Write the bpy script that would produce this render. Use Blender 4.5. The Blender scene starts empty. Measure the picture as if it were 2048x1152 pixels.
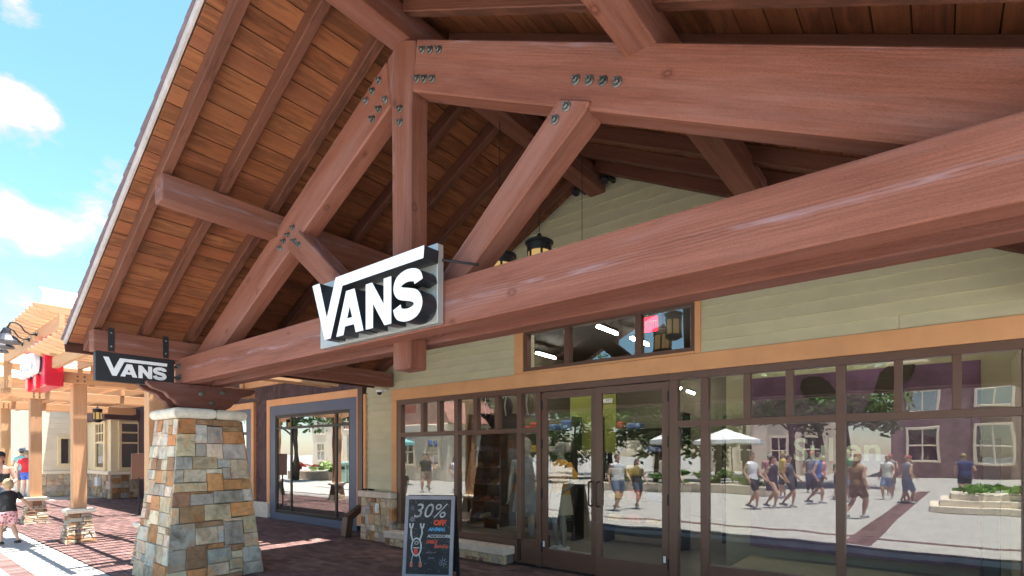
import bpy, bmesh, math, random
from mathutils import Vector, Matrix, Quaternion
random.seed(7)
S = bpy.context.scene
COL = S.collection
rad = math.radians

# ------------------------------------------------------------------ camera
cam_d = bpy.data.cameras.new('camera')
cam_d.sensor_width = 36.0
cam_d.lens = 18.61
cam_d.shift_y = 0.1625
cam_d.clip_start = 0.05
cam_d.clip_end = 4000
cam = bpy.data.objects.new('camera', cam_d)
COL.objects.link(cam)
cam.location = (0, 0, 1.6)
cam.rotation_euler = (rad(90), 0, rad(38.7634))
S.camera = cam

# ------------------------------------------------------------------ world
SUN_DIR = Vector((-0.15, -0.10, -1.0)).normalized()      # the way the light travels
w = bpy.data.worlds.new('World'); S.world = w; w.use_nodes = True
nt = w.node_tree; nt.nodes.clear()
out = nt.nodes.new('ShaderNodeOutputWorld'); bg = nt.nodes.new('ShaderNodeBackground')
sky = nt.nodes.new('ShaderNodeTexSky'); sky.sky_type = 'NISHITA'; sky.sun_disc = False
sky.sun_elevation = math.asin(-SUN_DIR.z)
sky.sun_rotation = math.atan2(-SUN_DIR.x, -SUN_DIR.y)
sky.air_density = 1.0; sky.dust_density = 0.3; sky.ozone_density = 1.6
hs = nt.nodes.new('ShaderNodeHueSaturation'); hs.inputs['Saturation'].default_value = 1.08
hs.inputs['Hue'].default_value = 0.478
nt.links.new(sky.outputs[0], hs.inputs['Color'])
tc = nt.nodes.new('ShaderNodeTexCoord')
# cumulus: noise over the direction, flattened towards the horizon
sep = nt.nodes.new('ShaderNodeSeparateXYZ'); nt.links.new(tc.outputs['Generated'], sep.inputs[0])
mp = nt.nodes.new('ShaderNodeMapping'); mp.inputs['Scale'].default_value = (1, 1, 1.7)
mp.inputs['Location'].default_value = (0.37, 0.10, 0.0)
nt.links.new(tc.outputs['Generated'], mp.inputs[0])
n1 = nt.nodes.new('ShaderNodeTexNoise'); n1.inputs['Scale'].default_value = 8.0
n1.inputs['Detail'].default_value = 8; n1.inputs['Roughness'].default_value = 0.62; n1.inputs['Distortion'].default_value = 0.35
nt.links.new(mp.outputs[0], n1.inputs['Vector'])
acc = n1.outputs['Fac']
def wmath(op, a, b=None, clamp=False):
    m = nt.nodes.new('ShaderNodeMath'); m.operation = op; m.use_clamp = clamp
    for i, v in enumerate((a, b)):
        if v is None: continue
        if isinstance(v, (int, float)): m.inputs[i].default_value = v
        else: nt.links.new(v, m.inputs[i])
    return m.outputs[0]
# the four clouds of the photograph stand at these directions (x, y, z, size)
def cam_dir(px, py):
    yaw = rad(38.7634)
    r = Vector((math.cos(yaw), math.sin(yaw), 0)); f = Vector((-math.sin(yaw), math.cos(yaw), 0))
    return ((px - 1024) * r + 1058.7 * f + Vector((0, 0, 908.77 - py))).normalized()
for (px, py, size, amp) in ((25, 2, .030, .27), (10, 190, .030, .26), (60, 205, .026, .24), (105, 235, .018, .17), (20, 425, .032, .28), (75, 455, .030, .26), (135, 462, .030, .27), (195, 440, .026, .26), (15, 605, .034, .26), (-260, 330, .09, .22), (-330, 600, .08, .22)):
    dv = cam_dir(px, py)
    vm = nt.nodes.new('ShaderNodeVectorMath'); vm.operation = 'DISTANCE'
    nt.links.new(tc.outputs['Generated'], vm.inputs[0]); vm.inputs[1].default_value = dv
    g = wmath('DIVIDE', vm.outputs['Value'], size); g = wmath('MULTIPLY', g, g); g = wmath('MULTIPLY', g, -1.0)
    g = wmath('EXPONENT', g); g = wmath('MULTIPLY', g, amp)
    acc = wmath('ADD', acc, g)
rp = nt.nodes.new('ShaderNodeValToRGB'); rp.color_ramp.elements[0].position = 0.61; rp.color_ramp.elements[1].position = 0.745
nt.links.new(acc, rp.inputs[0])
shade = nt.nodes.new('ShaderNodeValToRGB'); shade.color_ramp.elements[0].position = .70; shade.color_ramp.elements[0].color = (2.5, 2.62, 2.8, 1); shade.color_ramp.elements[1].position = .86; shade.color_ramp.elements[1].color = (3.9, 3.9, 3.9, 1)
nt.links.new(acc, shade.inputs[0])
mixc = nt.nodes.new('ShaderNodeMixRGB'); nt.links.new(shade.outputs[0], mixc.inputs[2])
nt.links.new(rp.outputs[0], mixc.inputs[0]); nt.links.new(hs.outputs[0], mixc.inputs[1])
nt.links.new(mixc.outputs[0], bg.inputs['Color']); bg.inputs['Strength'].default_value = 0.084
nt.links.new(bg.outputs[0], out.inputs['Surface'])

# ------------------------------------------------------------------ sun
sd = bpy.data.lights.new('sun', 'SUN'); sd.energy = 4.8; sd.angle = rad(0.53); sd.color = (1.0, 0.955, 0.89)
so = bpy.data.objects.new('sun', sd); COL.objects.link(so)
so.rotation_mode = 'QUATERNION'; so.rotation_quaternion = SUN_DIR.to_track_quat('-Z', 'Y')
so.location = (0, 0, 30)

# ------------------------------------------------------------------ exposure
S.view_settings.view_transform = 'Standard'; S.view_settings.look = 'None'
S.view_settings.gamma = 1.0; S.view_settings.use_curve_mapping = False
S.view_settings.exposure = 2.1
S.render.engine = 'CYCLES'
S.cycles.max_bounces = 7; S.cycles.diffuse_bounces = 4; S.cycles.glossy_bounces = 3; S.cycles.transparent_max_bounces = 12

# ------------------------------------------------------------------ helpers
WM = {}
def link(o, world=None, parent=None):
    COL.objects.link(o)
    world = world or Matrix.Identity(4)
    WM[o.name] = world
    if parent is not None:
        o.parent = parent
        o.matrix_parent_inverse = WM[parent.name].inverted()
    o.matrix_basis = world
    return o
def thing(name, loc, label, cat, group=None):
    o = bpy.data.objects.new(name, None); o.empty_display_size = .2
    link(o, Matrix.Translation(Vector(loc)))
    return tag(o, label, cat, group)
def tag(o, label, cat, group=None):
    o['label'] = label; o['category'] = cat
    if group: o['group'] = group
    return o
def struct(o): o['kind'] = 'structure'; return o
def obj(name, me, mat, parent=None, world=None, color=None):
    if mat is not None and len(me.materials) == 0: me.materials.append(mat)
    o = bpy.data.objects.new(name, me)
    link(o, world, parent)
    if color: o.color = (*color[:3], 1)
    return o
def mesh_of(bm, name='m', smooth=False):
    me = bpy.data.meshes.new(name); bm.normal_update(); bm.to_mesh(me); bm.free()
    if smooth:
        for p in me.polygons: p.use_smooth = True
    return me
def frame_to(p0, p1, up=Vector((0, 0, 1))):
    p0 = Vector(p0); p1 = Vector(p1); x = (p1 - p0).normalized()
    up = Vector(up)
    if abs(x.dot(up)) > .999: up = Vector((0, 1, 0))
    y = up.cross(x).normalized(); z = x.cross(y)
    m = Matrix((x, y, z)).transposed().to_4x4(); m.translation = p0
    return m, (p1 - p0).length
def box_bm(x0, y0, z0, x1, y1, z1, bev=0, seg=1, rough=0, cuts=0):
    bm = bmesh.new()
    v = [bm.verts.new(c) for c in ((x0, y0, z0), (x1, y0, z0), (x1, y1, z0), (x0, y1, z0), (x0, y0, z1), (x1, y0, z1), (x1, y1, z1), (x0, y1, z1))]
    for f in ((0, 3, 2, 1), (4, 5, 6, 7), (0, 1, 5, 4), (1, 2, 6, 5), (2, 3, 7, 6), (3, 0, 4, 7)): bm.faces.new([v[i] for i in f])
    if bev > 0: bmesh.ops.bevel(bm, geom=bm.edges[:], offset=bev, segments=seg, affect='EDGES', profile=.6)
    return bm
def add_box(bm, x0, y0, z0, x1, y1, z1):
    v = [bm.verts.new(c) for c in ((x0, y0, z0), (x1, y0, z0), (x1, y1, z0), (x0, y1, z0), (x0, y0, z1), (x1, y0, z1), (x1, y1, z1), (x0, y1, z1))]
    for f in ((0, 3, 2, 1), (4, 5, 6, 7), (0, 1, 5, 4), (1, 2, 6, 5), (2, 3, 7, 6), (3, 0, 4, 7)): bm.faces.new([v[i] for i in f])
def box(name, c0, c1, mat, parent=None, bev=0.004, color=None):
    """axis aligned box between two corners, its own origin at the low corner"""
    a = Vector((min(c0[0], c1[0]), min(c0[1], c1[1]), min(c0[2], c1[2]))); b = Vector((max(c0[0], c1[0]), max(c0[1], c1[1]), max(c0[2], c1[2])))
    d = b - a
    return obj(name, mesh_of(box_bm(0, 0, 0, *d, bev=min(bev, min(d) * .3))), mat, parent, Matrix.Translation(a), color)
def timber(name, p0, p1, wd, ht, mat, parent, bev=0.008, up=(0, 0, 1), wave=0.0, color=None):
    """squared timber from p0 to p1 (centre line), width wd, height ht; its grain runs along local X"""
    m, L = frame_to(p0, p1, up)
    bm = box_bm(0, -wd / 2, -ht / 2, L, wd / 2, ht / 2, bev=bev, seg=2)
    if color is None:
        k = random.uniform(.88, 1.1); color = (k, k * random.uniform(.97, 1.03), k)
    return obj(name, mesh_of(bm), mat, parent, m, color)
def prism(name, pts, y0, y1, ang, mat, parent, bev=0.008, color=None, plane='XZ', org=None):
    """polygon in the XZ (or YZ, or XY) plane pushed from y0 to y1; local X runs at angle ang in that plane"""
    o = Vector(org or pts[0]); ca, sa = math.cos(ang), math.sin(ang)
    loc = [((p[0] - o.x) * ca + (p[1] - o.y) * sa, -(p[0] - o.x) * sa + (p[1] - o.y) * ca) for p in pts]
    bm = bmesh.new()
    f = [bm.verts.new((a, 0, b)) for a, b in loc]; k = [bm.verts.new((a, y1 - y0, b)) for a, b in loc]
    n = len(pts)
    bm.faces.new(f); bm.faces.new(k[::-1])
    for i in range(n): bm.faces.new((f[i], k[i], k[(i + 1) % n], f[(i + 1) % n]))
    bmesh.ops.recalc_face_normals(bm, faces=bm.faces[:])
    if bev: bmesh.ops.bevel(bm, geom=bm.edges[:], offset=bev, segments=1, affect='EDGES')
    if plane == 'XZ': M = Matrix(((ca, 0, -sa, o.x), (0, 1, 0, y0), (sa, 0, ca, o.y), (0, 0, 0, 1)))
    else:             # 'YZ': polygon coordinates are (y, z), pushed along x
        M = Matrix(((0, 1, 0, y0), (ca, 0, -sa, o.x), (sa, 0, ca, o.y), (0, 0, 0, 1)))
        bmesh.ops.reverse_faces(bm, faces=bm.faces[:])
    if color is None:
        k_ = random.uniform(.9, 1.08); color = (k_, k_, k_)
    return obj(name, mesh_of(bm), mat, parent, M, color)
def ring_tube(bm, path, n=10, cap=True, flat=None):
    """path: list of (point, radius or (ra, rb)); a closed tube"""
    rings = []
    prev_u = None
    for i, (p, r) in enumerate(path):
        p = Vector(p)
        a = Vector(path[max(0, i - 1)][0]); b = Vector(path[min(len(path) - 1, i + 1)][0])
        t = (b - a).normalized()
        if prev_u is None:
            u = t.cross(Vector((0, 1, 0)));
            if u.length < .2: u = t.cross(Vector((1, 0, 0)))
        else: u = prev_u - t * prev_u.dot(t)
        u.normalize(); v = t.cross(u); prev_u = u
        ra, rb = r if isinstance(r, tuple) else (r, r)
        rings.append([bm.verts.new(p + u * math.cos(2 * math.pi * k / n) * ra + v * math.sin(2 * math.pi * k / n) * rb) for k in range(n)])
    for a, b in zip(rings, rings[1:]):
        for k in range(n): bm.faces.new((a[k], a[(k + 1) % n], b[(k + 1) % n], b[k]))
    if cap:
        bm.faces.new(rings[0][::-1]); bm.faces.new(rings[-1])
def lathe(bm, prof, n=16, c=(0, 0, 0)):
    rings = []
    for r, z in prof:
        rings.append([bm.verts.new((c[0] + r * math.cos(2 * math.pi * k / n), c[1] + r * math.sin(2 * math.pi * k / n), c[2] + z)) for k in range(n)])
    for a, b in zip(rings, rings[1:]):
        for k in range(n): bm.faces.new((a[k], a[(k + 1) % n], b[(k + 1) % n], b[k]))
    bm.faces.new(rings[0][::-1]); bm.faces.new(rings[-1])
def text_mesh(txt, size, depth, shear=0.0, bold=0.0):
    cu = bpy.data.curves.new('t', 'FONT'); cu.body = txt; cu.size = size; cu.extrude = depth; cu.shear = shear; cu.offset = bold
    cu.align_x = 'LEFT'; cu.resolution_u = 3
    o = bpy.data.objects.new('t', cu)
    COL.objects.link(o)
    bpy.context.view_layer.update()
    me = bpy.data.meshes.new_from_object(o.evaluated_get(bpy.context.evaluated_depsgraph_get()))
    bpy.data.objects.remove(o)
    return me

# ------------------------------------------------------------------ materials
def newmat(name):
    m = bpy.data.materials.new(name); m.use_nodes = True
    t = m.node_tree; p = t.nodes['Principled BSDF']
    return m, t, p
def N(t, kind, **kw):
    n = t.nodes.new(kind)
    for k, v in kw.items():
        if k in n.inputs.keys(): n.inputs[k].default_value = v
        else: setattr(n, k, v)
    return n
def L(t, a, b): t.links.new(a, b)
def ramp(t, fac, stops):
    r = t.nodes.new('ShaderNodeValToRGB'); e = r.color_ramp.elements
    while len(e) < len(stops): e.new(.5)
    for i, (pos, c) in enumerate(stops):
        e[i].position = pos; e[i].color = (*c, 1) if len(c) == 3 else c
    L(t, fac, r.inputs[0]); return r.outputs[0]
def mul(t, a, b, fac=1.0, mode='MULTIPLY'):
    m = t.nodes.new('ShaderNodeMixRGB'); m.blend_type = mode; m.inputs[0].default_value = fac
    for i, v in ((1, a), (2, b)):
        if isinstance(v, tuple): m.inputs[i].default_value = (*v, 1) if len(v) == 3 else v
        else: L(t, v, m.inputs[i])
    return m.outputs[0]
def obj_coords(t, scale, offset=True):
    tcn = N(t, 'ShaderNodeTexCoord'); mp_ = N(t, 'ShaderNodeMapping'); mp_.inputs['Scale'].default_value = scale
    if offset:
        oi = N(t, 'ShaderNodeObjectInfo'); vm = N(t, 'ShaderNodeVectorMath', operation='MULTIPLY_ADD')
        cb = N(t, 'ShaderNodeCombineXYZ')
        for i in range(3): L(t, oi.outputs['Random'], cb.inputs[i])
        L(t, cb.outputs[0], vm.inputs[0]); vm.inputs[1].default_value = (37, 23, 51)
        L(t, tcn.outputs['Object'], vm.inputs[2]); L(t, vm.outputs[0], mp_.inputs[0])
    else: L(t, tcn.outputs['Object'], mp_.inputs[0])
    return mp_.outputs[0]
def bump(t, p, h, strength, dist=.01):
    b = N(t, 'ShaderNodeBump'); b.inputs['Strength'].default_value = strength; b.inputs['Distance'].default_value = dist
    L(t, h, b.inputs['Height']); L(t, b.outputs[0], p.inputs['Normal'])
def wood(name, c_lo, c_mid, c_hi, rough=.55, grain=1.0, knots=True, wear=None, saw=.25, rings=.16, streak=.5):
    m, t, p = newmat(name)
    v = obj_coords(t, (.30, 3.2, 3.2)); g = N(t, 'ShaderNodeTexNoise', Scale=2.2, Detail=4.0, Roughness=.6, Distortion=.6); L(t, v, g.inputs['Vector'])
    col = ramp(t, g.outputs['Fac'], ((.28, c_lo), (.5, c_mid), (.75, c_hi)))
    # rough-sawn speckle, a little longer along the timber
    v2 = obj_coords(t, (55, 120, 120)); g2 = N(t, 'ShaderNodeTexNoise', Scale=1.6, Detail=3.0, Roughness=.7); L(t, v2, g2.inputs['Vector'])
    col = mul(t, col, ramp(t, g2.outputs['Fac'], ((.3, (.80, .79, .78)), (.68, (1.10, 1.10, 1.10)))), .9)
    # straight fine streaks
    v8 = obj_coords(t, (1.2, 46, 46)); g8 = N(t, 'ShaderNodeTexNoise', Scale=2.0, Detail=2.0, Roughness=.6); L(t, v8, g8.inputs['Vector'])
    col = mul(t, col, ramp(t, g8.outputs['Fac'], ((.32, (.80, .78, .77)), (.6, (1.05, 1.05, 1.05)))), streak)
    # cathedral grain, strongest along the heart of the face
    tcn = N(t, 'ShaderNodeTexCoord'); sp = N(t, 'ShaderNodeSeparateXYZ'); L(t, tcn.outputs['Object'], sp.inputs[0])
    v7 = obj_coords(t, (.16, 1, 1)); wv = N(t, 'ShaderNodeTexWave', Scale=17.0, Distortion=5.0, Detail=2.0); wv.inputs['Detail Scale'].default_value = 1.3; wv.bands_direction = 'Z'; L(t, v7, wv.inputs['Vector'])
    vh = obj_coords(t, (.7, 0, 0)); gh = N(t, 'ShaderNodeTexNoise', Scale=1.4, Detail=2.0); L(t, vh, gh.inputs['Vector'])
    hz = N(t, 'ShaderNodeMath', operation='MULTIPLY_ADD'); L(t, gh.outputs['Fac'], hz.inputs[0]); hz.inputs[1].default_value = .16; hz.inputs[2].default_value = -.08
    dz = N(t, 'ShaderNodeMath', operation='SUBTRACT'); L(t, sp.outputs['Z'], dz.inputs[0]); L(t, hz.outputs[0], dz.inputs[1])
    az = N(t, 'ShaderNodeMath', operation='ABSOLUTE'); L(t, dz.outputs[0], az.inputs[0])
    gm = N(t, 'ShaderNodeMixRGB'); L(t, ramp(t, az.outputs[0], ((.0, (1, 1, 1)), (.09, (.12, .12, .12)))), gm.inputs[0]); L(t, col, gm.inputs[1])
    L(t, mul(t, col, ramp(t, wv.outputs['Fac'], ((.1, (1 - 2 * rings,) * 3), (.5, (1.04, 1.04, 1.04))))), gm.inputs[2]); col = gm.outputs[0]
    if wear:
        v5 = obj_coords(t, (.25, 2.2, 2.2)); g5 = N(t, 'ShaderNodeTexNoise', Scale=2.2, Detail=4.0, Roughness=.65); L(t, v5, g5.inputs['Vector'])
        wm_ = N(t, 'ShaderNodeMixRGB'); L(t, ramp(t, g5.outputs['Fac'], ((.48, (0, 0, 0)), (.80, (.55, .55, .55)))), wm_.inputs[0]); L(t, col, wm_.inputs[1]); wm_.inputs[2].default_value = (*wear, 1); col = wm_.outputs[0]
        # pale drying check wandering along the heart
        ck = N(t, 'ShaderNodeMixRGB'); vk = obj_coords(t, (2.2, 14, 14)); gk = N(t, 'ShaderNodeTexNoise', Scale=2.0, Detail=3.0); L(t, vk, gk.inputs['Vector'])
        cm = N(t, 'ShaderNodeMixRGB', blend_type='MULTIPLY'); cm.inputs[0].default_value = 1; L(t, ramp(t, az.outputs[0], ((.003, (1, 1, 1)), (.026, (0, 0, 0)))), cm.inputs[1]); L(t, ramp(t, gk.outputs['Fac'], ((.40, (0, 0, 0)), (.70, (.62, .62, .62)))), cm.inputs[2])
        L(t, cm.outputs[0], ck.inputs[0]); L(t, col, ck.inputs[1]); ck.inputs[2].default_value = (.33, .225, .245, 1); col = ck.outputs[0]
    if knots:
        v4 = obj_coords(t, (1.0, 1.6, 1.6)); vo = N(t, 'ShaderNodeTexVoronoi', Scale=2.3); L(t, v4, vo.inputs['Vector'])
        dn = N(t, 'ShaderNodeMath', operation='MULTIPLY_ADD'); L(t, g2.outputs['Fac'], dn.inputs[0]); dn.inputs[1].default_value = .05; L(t, vo.outputs['Distance'], dn.inputs[2])
        col = mul(t, col, ramp(t, dn.outputs[0], ((.06, (.98, .90, .88)), (.085, (.45, .37, .34)), (.115, (.78, .73, .71)), (.16, (1, 1, 1)))), .85)
    oi = N(t, 'ShaderNodeObjectInfo'); col = mul(t, col, oi.outputs['Color'])
    L(t, col, p.inputs['Base Color']); p.inputs['Roughness'].default_value = rough
    ad = N(t, 'ShaderNodeMath', operation='MULTIPLY_ADD'); L(t, g8.outputs['Fac'], ad.inputs[0]); ad.inputs[1].default_value = saw; L(t, g2.outputs['Fac'], ad.inputs[2])
    bump(t, p, ad.outputs[0], .5 * grain, .0045)
    return m
def paint(name, c, rough=.5, spec=.5, metal=0, var=.12, bmp=.15, scale=30, tint=True, dirt=.0):
    m, t, p = newmat(name)
    v = obj_coords(t, (1, 1, 1)); g = N(t, 'ShaderNodeTexNoise', Scale=3.0, Detail=3.0, Roughness=.6); L(t, v, g.inputs['Vector'])
    col = mul(t, c, ramp(t, g.outputs['Fac'], ((.3, (1 - var,) * 3), (.7, (1 + var * .6,) * 3))))
    if dirt:
        gd = N(t, 'ShaderNodeTexNoise', Scale=9.0, Detail=5.0, Roughness=.7); L(t, v, gd.inputs['Vector'])
        col = mul(t, col, ramp(t, gd.outputs['Fac'], ((.35, (1 - dirt, 1 - dirt * 1.05, 1 - dirt * 1.15)), (.6, (1, 1, 1)))))
    if tint:
        oi = N(t, 'ShaderNodeObjectInfo'); col = mul(t, col, oi.outputs['Color'])
    L(t, col, p.inputs['Base Color']); p.inputs['Roughness'].default_value = rough; p.inputs['Metallic'].default_value = metal
    p.inputs['Specular IOR Level'].default_value = spec
    gf = N(t, 'ShaderNodeTexNoise', Scale=float(scale), Detail=2.0); L(t, v, gf.inputs['Vector'])
    if bmp: bump(t, p, gf.outputs['Fac'], bmp, .004)
    return m
def stone(name, rough=.75):
    """natural ledge stone; the stone's own colour is the object colour"""
    m, t, p = newmat(name)
    v = obj_coords(t, (1, 1, 1)); oi = N(t, 'ShaderNodeObjectInfo')
    g = N(t, 'ShaderNodeTexNoise', Scale=6.0, Detail=5.0, Roughness=.68, Distortion=.8); L(t, v, g.inputs['Vector'])
    col = mul(t, oi.outputs['Color'], ramp(t, g.outputs['Fac'], ((.28, (.45, .42, .4)), (.5, (1, 1, 1)), (.72, (1.35, 1.3, 1.22)))))
    g2 = N(t, 'ShaderNodeTexNoise', Scale=2.6, Detail=3.0, Roughness=.6, Distortion=1.6); L(t, v, g2.inputs['Vector'])
    mx = N(t, 'ShaderNodeMixRGB'); L(t, ramp(t, g2.outputs['Fac'], ((.54, (0, 0, 0)), (.68, (.6, .6, .6)))), mx.inputs[0]); L(t, col, mx.inputs[1])
    rust = mul(t, oi.outputs['Color'], (1.25, .72, .38)); L(t, rust, mx.inputs[2])
    L(t, mx.outputs[0], p.inputs['Base Color']); p.inputs['Roughness'].default_value = rough
    g3 = N(t, 'ShaderNodeTexNoise', Scale=11.0, Detail=5.0, Roughness=.65); L(t, v, g3.inputs['Vector'])
    bump(t, p, g3.outputs['Fac'], .8, .02)
    return m
def glass(name, ior=2.0, tint=(.93, .95, .94), rough=0.0):
    m = bpy.data.materials.new(name); m.use_nodes = True; t = m.node_tree; t.nodes.clear()
    o = N(t, 'ShaderNodeOutputMaterial'); tr = N(t, 'ShaderNodeBsdfTransparent'); tr.inputs[0].default_value = (*tint, 1)
    gl = N(t, 'ShaderNodeBsdfGlossy'); gl.inputs['Roughness'].default_value = rough; gl.inputs['Color'].default_value = (.96, .97, .97, 1)
    v = obj_coords(t, (1, 1, 1)); g = N(t, 'ShaderNodeTexNoise', Scale=1.6, Detail=1.0); L(t, v, g.inputs['Vector'])
    b = N(t, 'ShaderNodeBump'); b.inputs['Strength'].default_value = .028; b.inputs['Distance'].default_value = .06; L(t, g.outputs['Fac'], b.inputs['Height']); L(t, b.outputs[0], gl.inputs['Normal'])
    fr = N(t, 'ShaderNodeFresnel'); fr.inputs[0].default_value = ior
    ge = N(t, 'ShaderNodeNewGeometry'); inv = N(t, 'ShaderNodeMath', operation='SUBTRACT'); inv.inputs[0].default_value = 1.0; L(t, ge.outputs['Backfacing'], inv.inputs[1])
    fm = N(t, 'ShaderNodeMath', operation='MULTIPLY'); L(t, fr.outputs[0], fm.inputs[0]); L(t, inv.outputs[0], fm.inputs[1])
    mx = N(t, 'ShaderNodeMixShader'); L(t, fm.outputs[0], mx.inputs[0]); L(t, tr.outputs[0], mx.inputs[1]); L(t, gl.outputs[0], mx.inputs[2]); L(t, mx.outputs[0], o.inputs[0])
    return m
def emit(name, c, s):
    m = bpy.data.materials.new(name); m.use_nodes = True; t = m.node_tree; t.nodes.clear()
    o = N(t, 'ShaderNodeOutputMaterial'); e = N(t, 'ShaderNodeEmission'); e.inputs[0].default_value = (*c, 1); e.inputs[1].default_value = s
    L(t, e.outputs[0], o.inputs[0]); return m

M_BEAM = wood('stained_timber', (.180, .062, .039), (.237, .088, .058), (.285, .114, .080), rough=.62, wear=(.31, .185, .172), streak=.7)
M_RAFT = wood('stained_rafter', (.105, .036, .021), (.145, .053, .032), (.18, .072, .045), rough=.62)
M_PLANK = wood('roof_plank', (.19, .061, .026), (.262, .090, .039), (.315, .120, .054), rough=.65, streak=.8)
for m_ in (M_BEAM, M_RAFT, M_PLANK): m_.node_tree.nodes['Principled BSDF'].inputs['Specular IOR Level'].default_value = .32
M_TAN = wood('pergola_timber', (.54, .29, .145), (.60, .335, .17), (.65, .375, .195), rough=.65, knots=False, grain=.5, rings=.05)
M_SIDING = paint('siding_paint', (.55, .515, .355), rough=.55, var=.08, bmp=.25, scale=55)
M_TRIM = paint('trim_paint', (.68, .34, .155), rough=.55, var=.1, bmp=.35, scale=45)
M_FRAME = paint('bronze_frame', (.125, .062, .042), rough=.38, var=.08, bmp=.03, spec=.6)
M_BLUE = paint('blue_paint', (.095, .125, .195), rough=.45, var=.06, bmp=.1)
M_BLACK = paint('black_metal', (.014, .014, .017), rough=.5, var=.1, bmp=.05)
M_DARK = paint('dark_aluminium', (.02, .017, .016), rough=.35, var=.05, bmp=.02)
M_STONE = stone('ledge_stone')
M_CAP = paint('limestone_cap', (.74, .67, .57), rough=.85, var=.14, bmp=.6, scale=40, dirt=.18)
M_MORTAR = paint('mortar', (.17, .145, .12), rough=.95, var=.2, bmp=.5)
M_SHAKE = paint('cedar_shake_paint', (.085, .048, .052), rough=.7, var=.2, bmp=.5, scale=40)
M_CREAM = paint('cream_paint', (.78, .66, .52), rough=.6, var=.05, bmp=.2)
M_CREAMTRIM = paint('cream_trim', (.80, .64, .40), rough=.55, var=.05, bmp=.1)
M_WHITE = paint('white_acrylic', (.84, .85, .87), rough=.3, var=.02, bmp=0)
M_PANEL = paint('brushed_panel', (.50, .51, .50), rough=.38, metal=.55, var=.04, bmp=.04)
M_BOLT = paint('galvanised_bolt', (.16, .165, .16), rough=.42, metal=.75, var=.35, bmp=.3, scale=80)
M_CONC = paint('plaza_concrete', (.44, .42, .385), rough=.85, var=.1, bmp=.4, scale=60, dirt=.12, tint=False)
M_PAVER = paint('brick_paver', (.155, .083, .075), rough=.8, var=.2, bmp=.6, scale=70, dirt=.25)
M_JOINT = paint('paver_joint', (.05, .036, .03), rough=.95, var=.2, bmp=.3)
M_GENERIC = paint('dyed_surface', (1, 1, 1), rough=.7, var=.06, bmp=.1)
M_GLOSS = paint('gloss_surface', (1, 1, 1), rough=.3, var=.03, bmp=.02)
M_SKIN = paint('skin', (1, 1, 1), rough=.5, var=.05, bmp=.05)
M_GLASS = glass('shop_glass', 2.5)
M_GLASS2 = glass('mirror_glass', 4.6, (.6, .64, .64))
M_SHING = paint('roof_shingle', (.17, .135, .13), rough=.9, var=.3, bmp=.8, scale=60)
# ================================================================== ground
def sheet(name, x0, y0, x1, y1, z, mat, th=.3):
    return struct(box(name, (x0, y0, z - th), (x1, y1, z), mat, None, bev=0))
sheet('ground', -900, -900, 900, 900, -.012, M_CONC, 1.0)
sheet('pavement', -24.1, 2.14, 4.2, 6.6, -.006, M_JOINT, .02)

PAV_L, PAV_W, PAV_G = .20, .10, .006
def paver_bm(lx, ly, h=.045):
    return box_bm(-lx / 2, -ly / 2, -h, lx / 2, ly / 2, 0, bev=.006)
pavement = bpy.data.objects['pavement']
pav_me = [mesh_of(paver_bm(PAV_L - PAV_G, PAV_W - PAV_G)) for _ in range(1)]
pav = []
def seen(x, y):
    f = -.6262 * x + .7797 * y; r_ = .7797 * x + .6262 * y
    if f < .5: return None
    px = 1024 + 1058.7 * r_ / f; py = 908.8 + 1058.7 * 1.6 / f
    return px, py, f
for j in range(int((6.6 - 2.15) / PAV_W)):
    y = 2.15 + (j + .5) * PAV_W
    off = .5 * PAV_L * (j % 2)
    for i in range(142):
        x = -24.0 + off + i * PAV_L
        if y > 6.0 and x > -8.5: continue
        s = seen(x, y)
        if s is None or s[0] < -60 or s[0] > 2110: continue
        if x > 1: continue
        hidden = (s[1] > 1185) or (530 > s[0] > 290 and 1030 < s[1] and abs(x + 7.76) < .8)
        pav.append((s[2] + (100 if hidden else 0), x, y))
pav.sort()
def pav_col():
    k = random.uniform(.72, 1.22); r_ = random.random()
    return (k * (1.0 + .1 * r_), k, k * (.92 + .25 * random.random()))
for kk, (d_, x, y) in enumerate(pav[:300]):
    M = Matrix.Translation((x, y, random.uniform(-.0015, .0025))) @ Matrix.Rotation(random.gauss(0, .008), 4, 'Z') @ Matrix.Rotation(random.gauss(0, .006), 4, 'X')
    obj('brick_paver', pav_me[0], M_PAVER, pavement, M, pav_col())
bm = bmesh.new()
for d_, x, y in pav[300:]:
    dx, dy, z = (PAV_L - PAV_G) / 2, (PAV_W - PAV_G) / 2, random.uniform(-.001, .0025)
    add_box(bm, x - dx, y - dy, -.045, x + dx, y + dy, z)
far_me = mesh_of(bm)
def paver_far_mat():
    m, t, p = newmat('brick_paver_field')
    ge = N(t, 'ShaderNodeNewGeometry'); r_ = ramp(t, ge.outputs['Random Per Island'], ((0, (.10, .052, .047)), (.5, (.16, .085, .076)), (1, (.22, .125, .11))))
    tcn = N(t, 'ShaderNodeTexCoord'); g = N(t, 'ShaderNodeTexNoise', Scale=40.0, Detail=6.0); L(t, tcn.outputs['Object'], g.inputs['Vector'])
    L(t, mul(t, r_, ramp(t, g.outputs['Fac'], ((.3, (.7, .7, .7)), (.7, (1.15, 1.15, 1.15))))), p.inputs['Base Color']); p.inputs['Roughness'].default_value = .8
    bump(t, p, g.outputs['Fac'], .5, .005); return m
o = obj('brick_paver_field', far_me, paver_far_mat(), pavement); o['kind'] = 'stuff'
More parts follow.
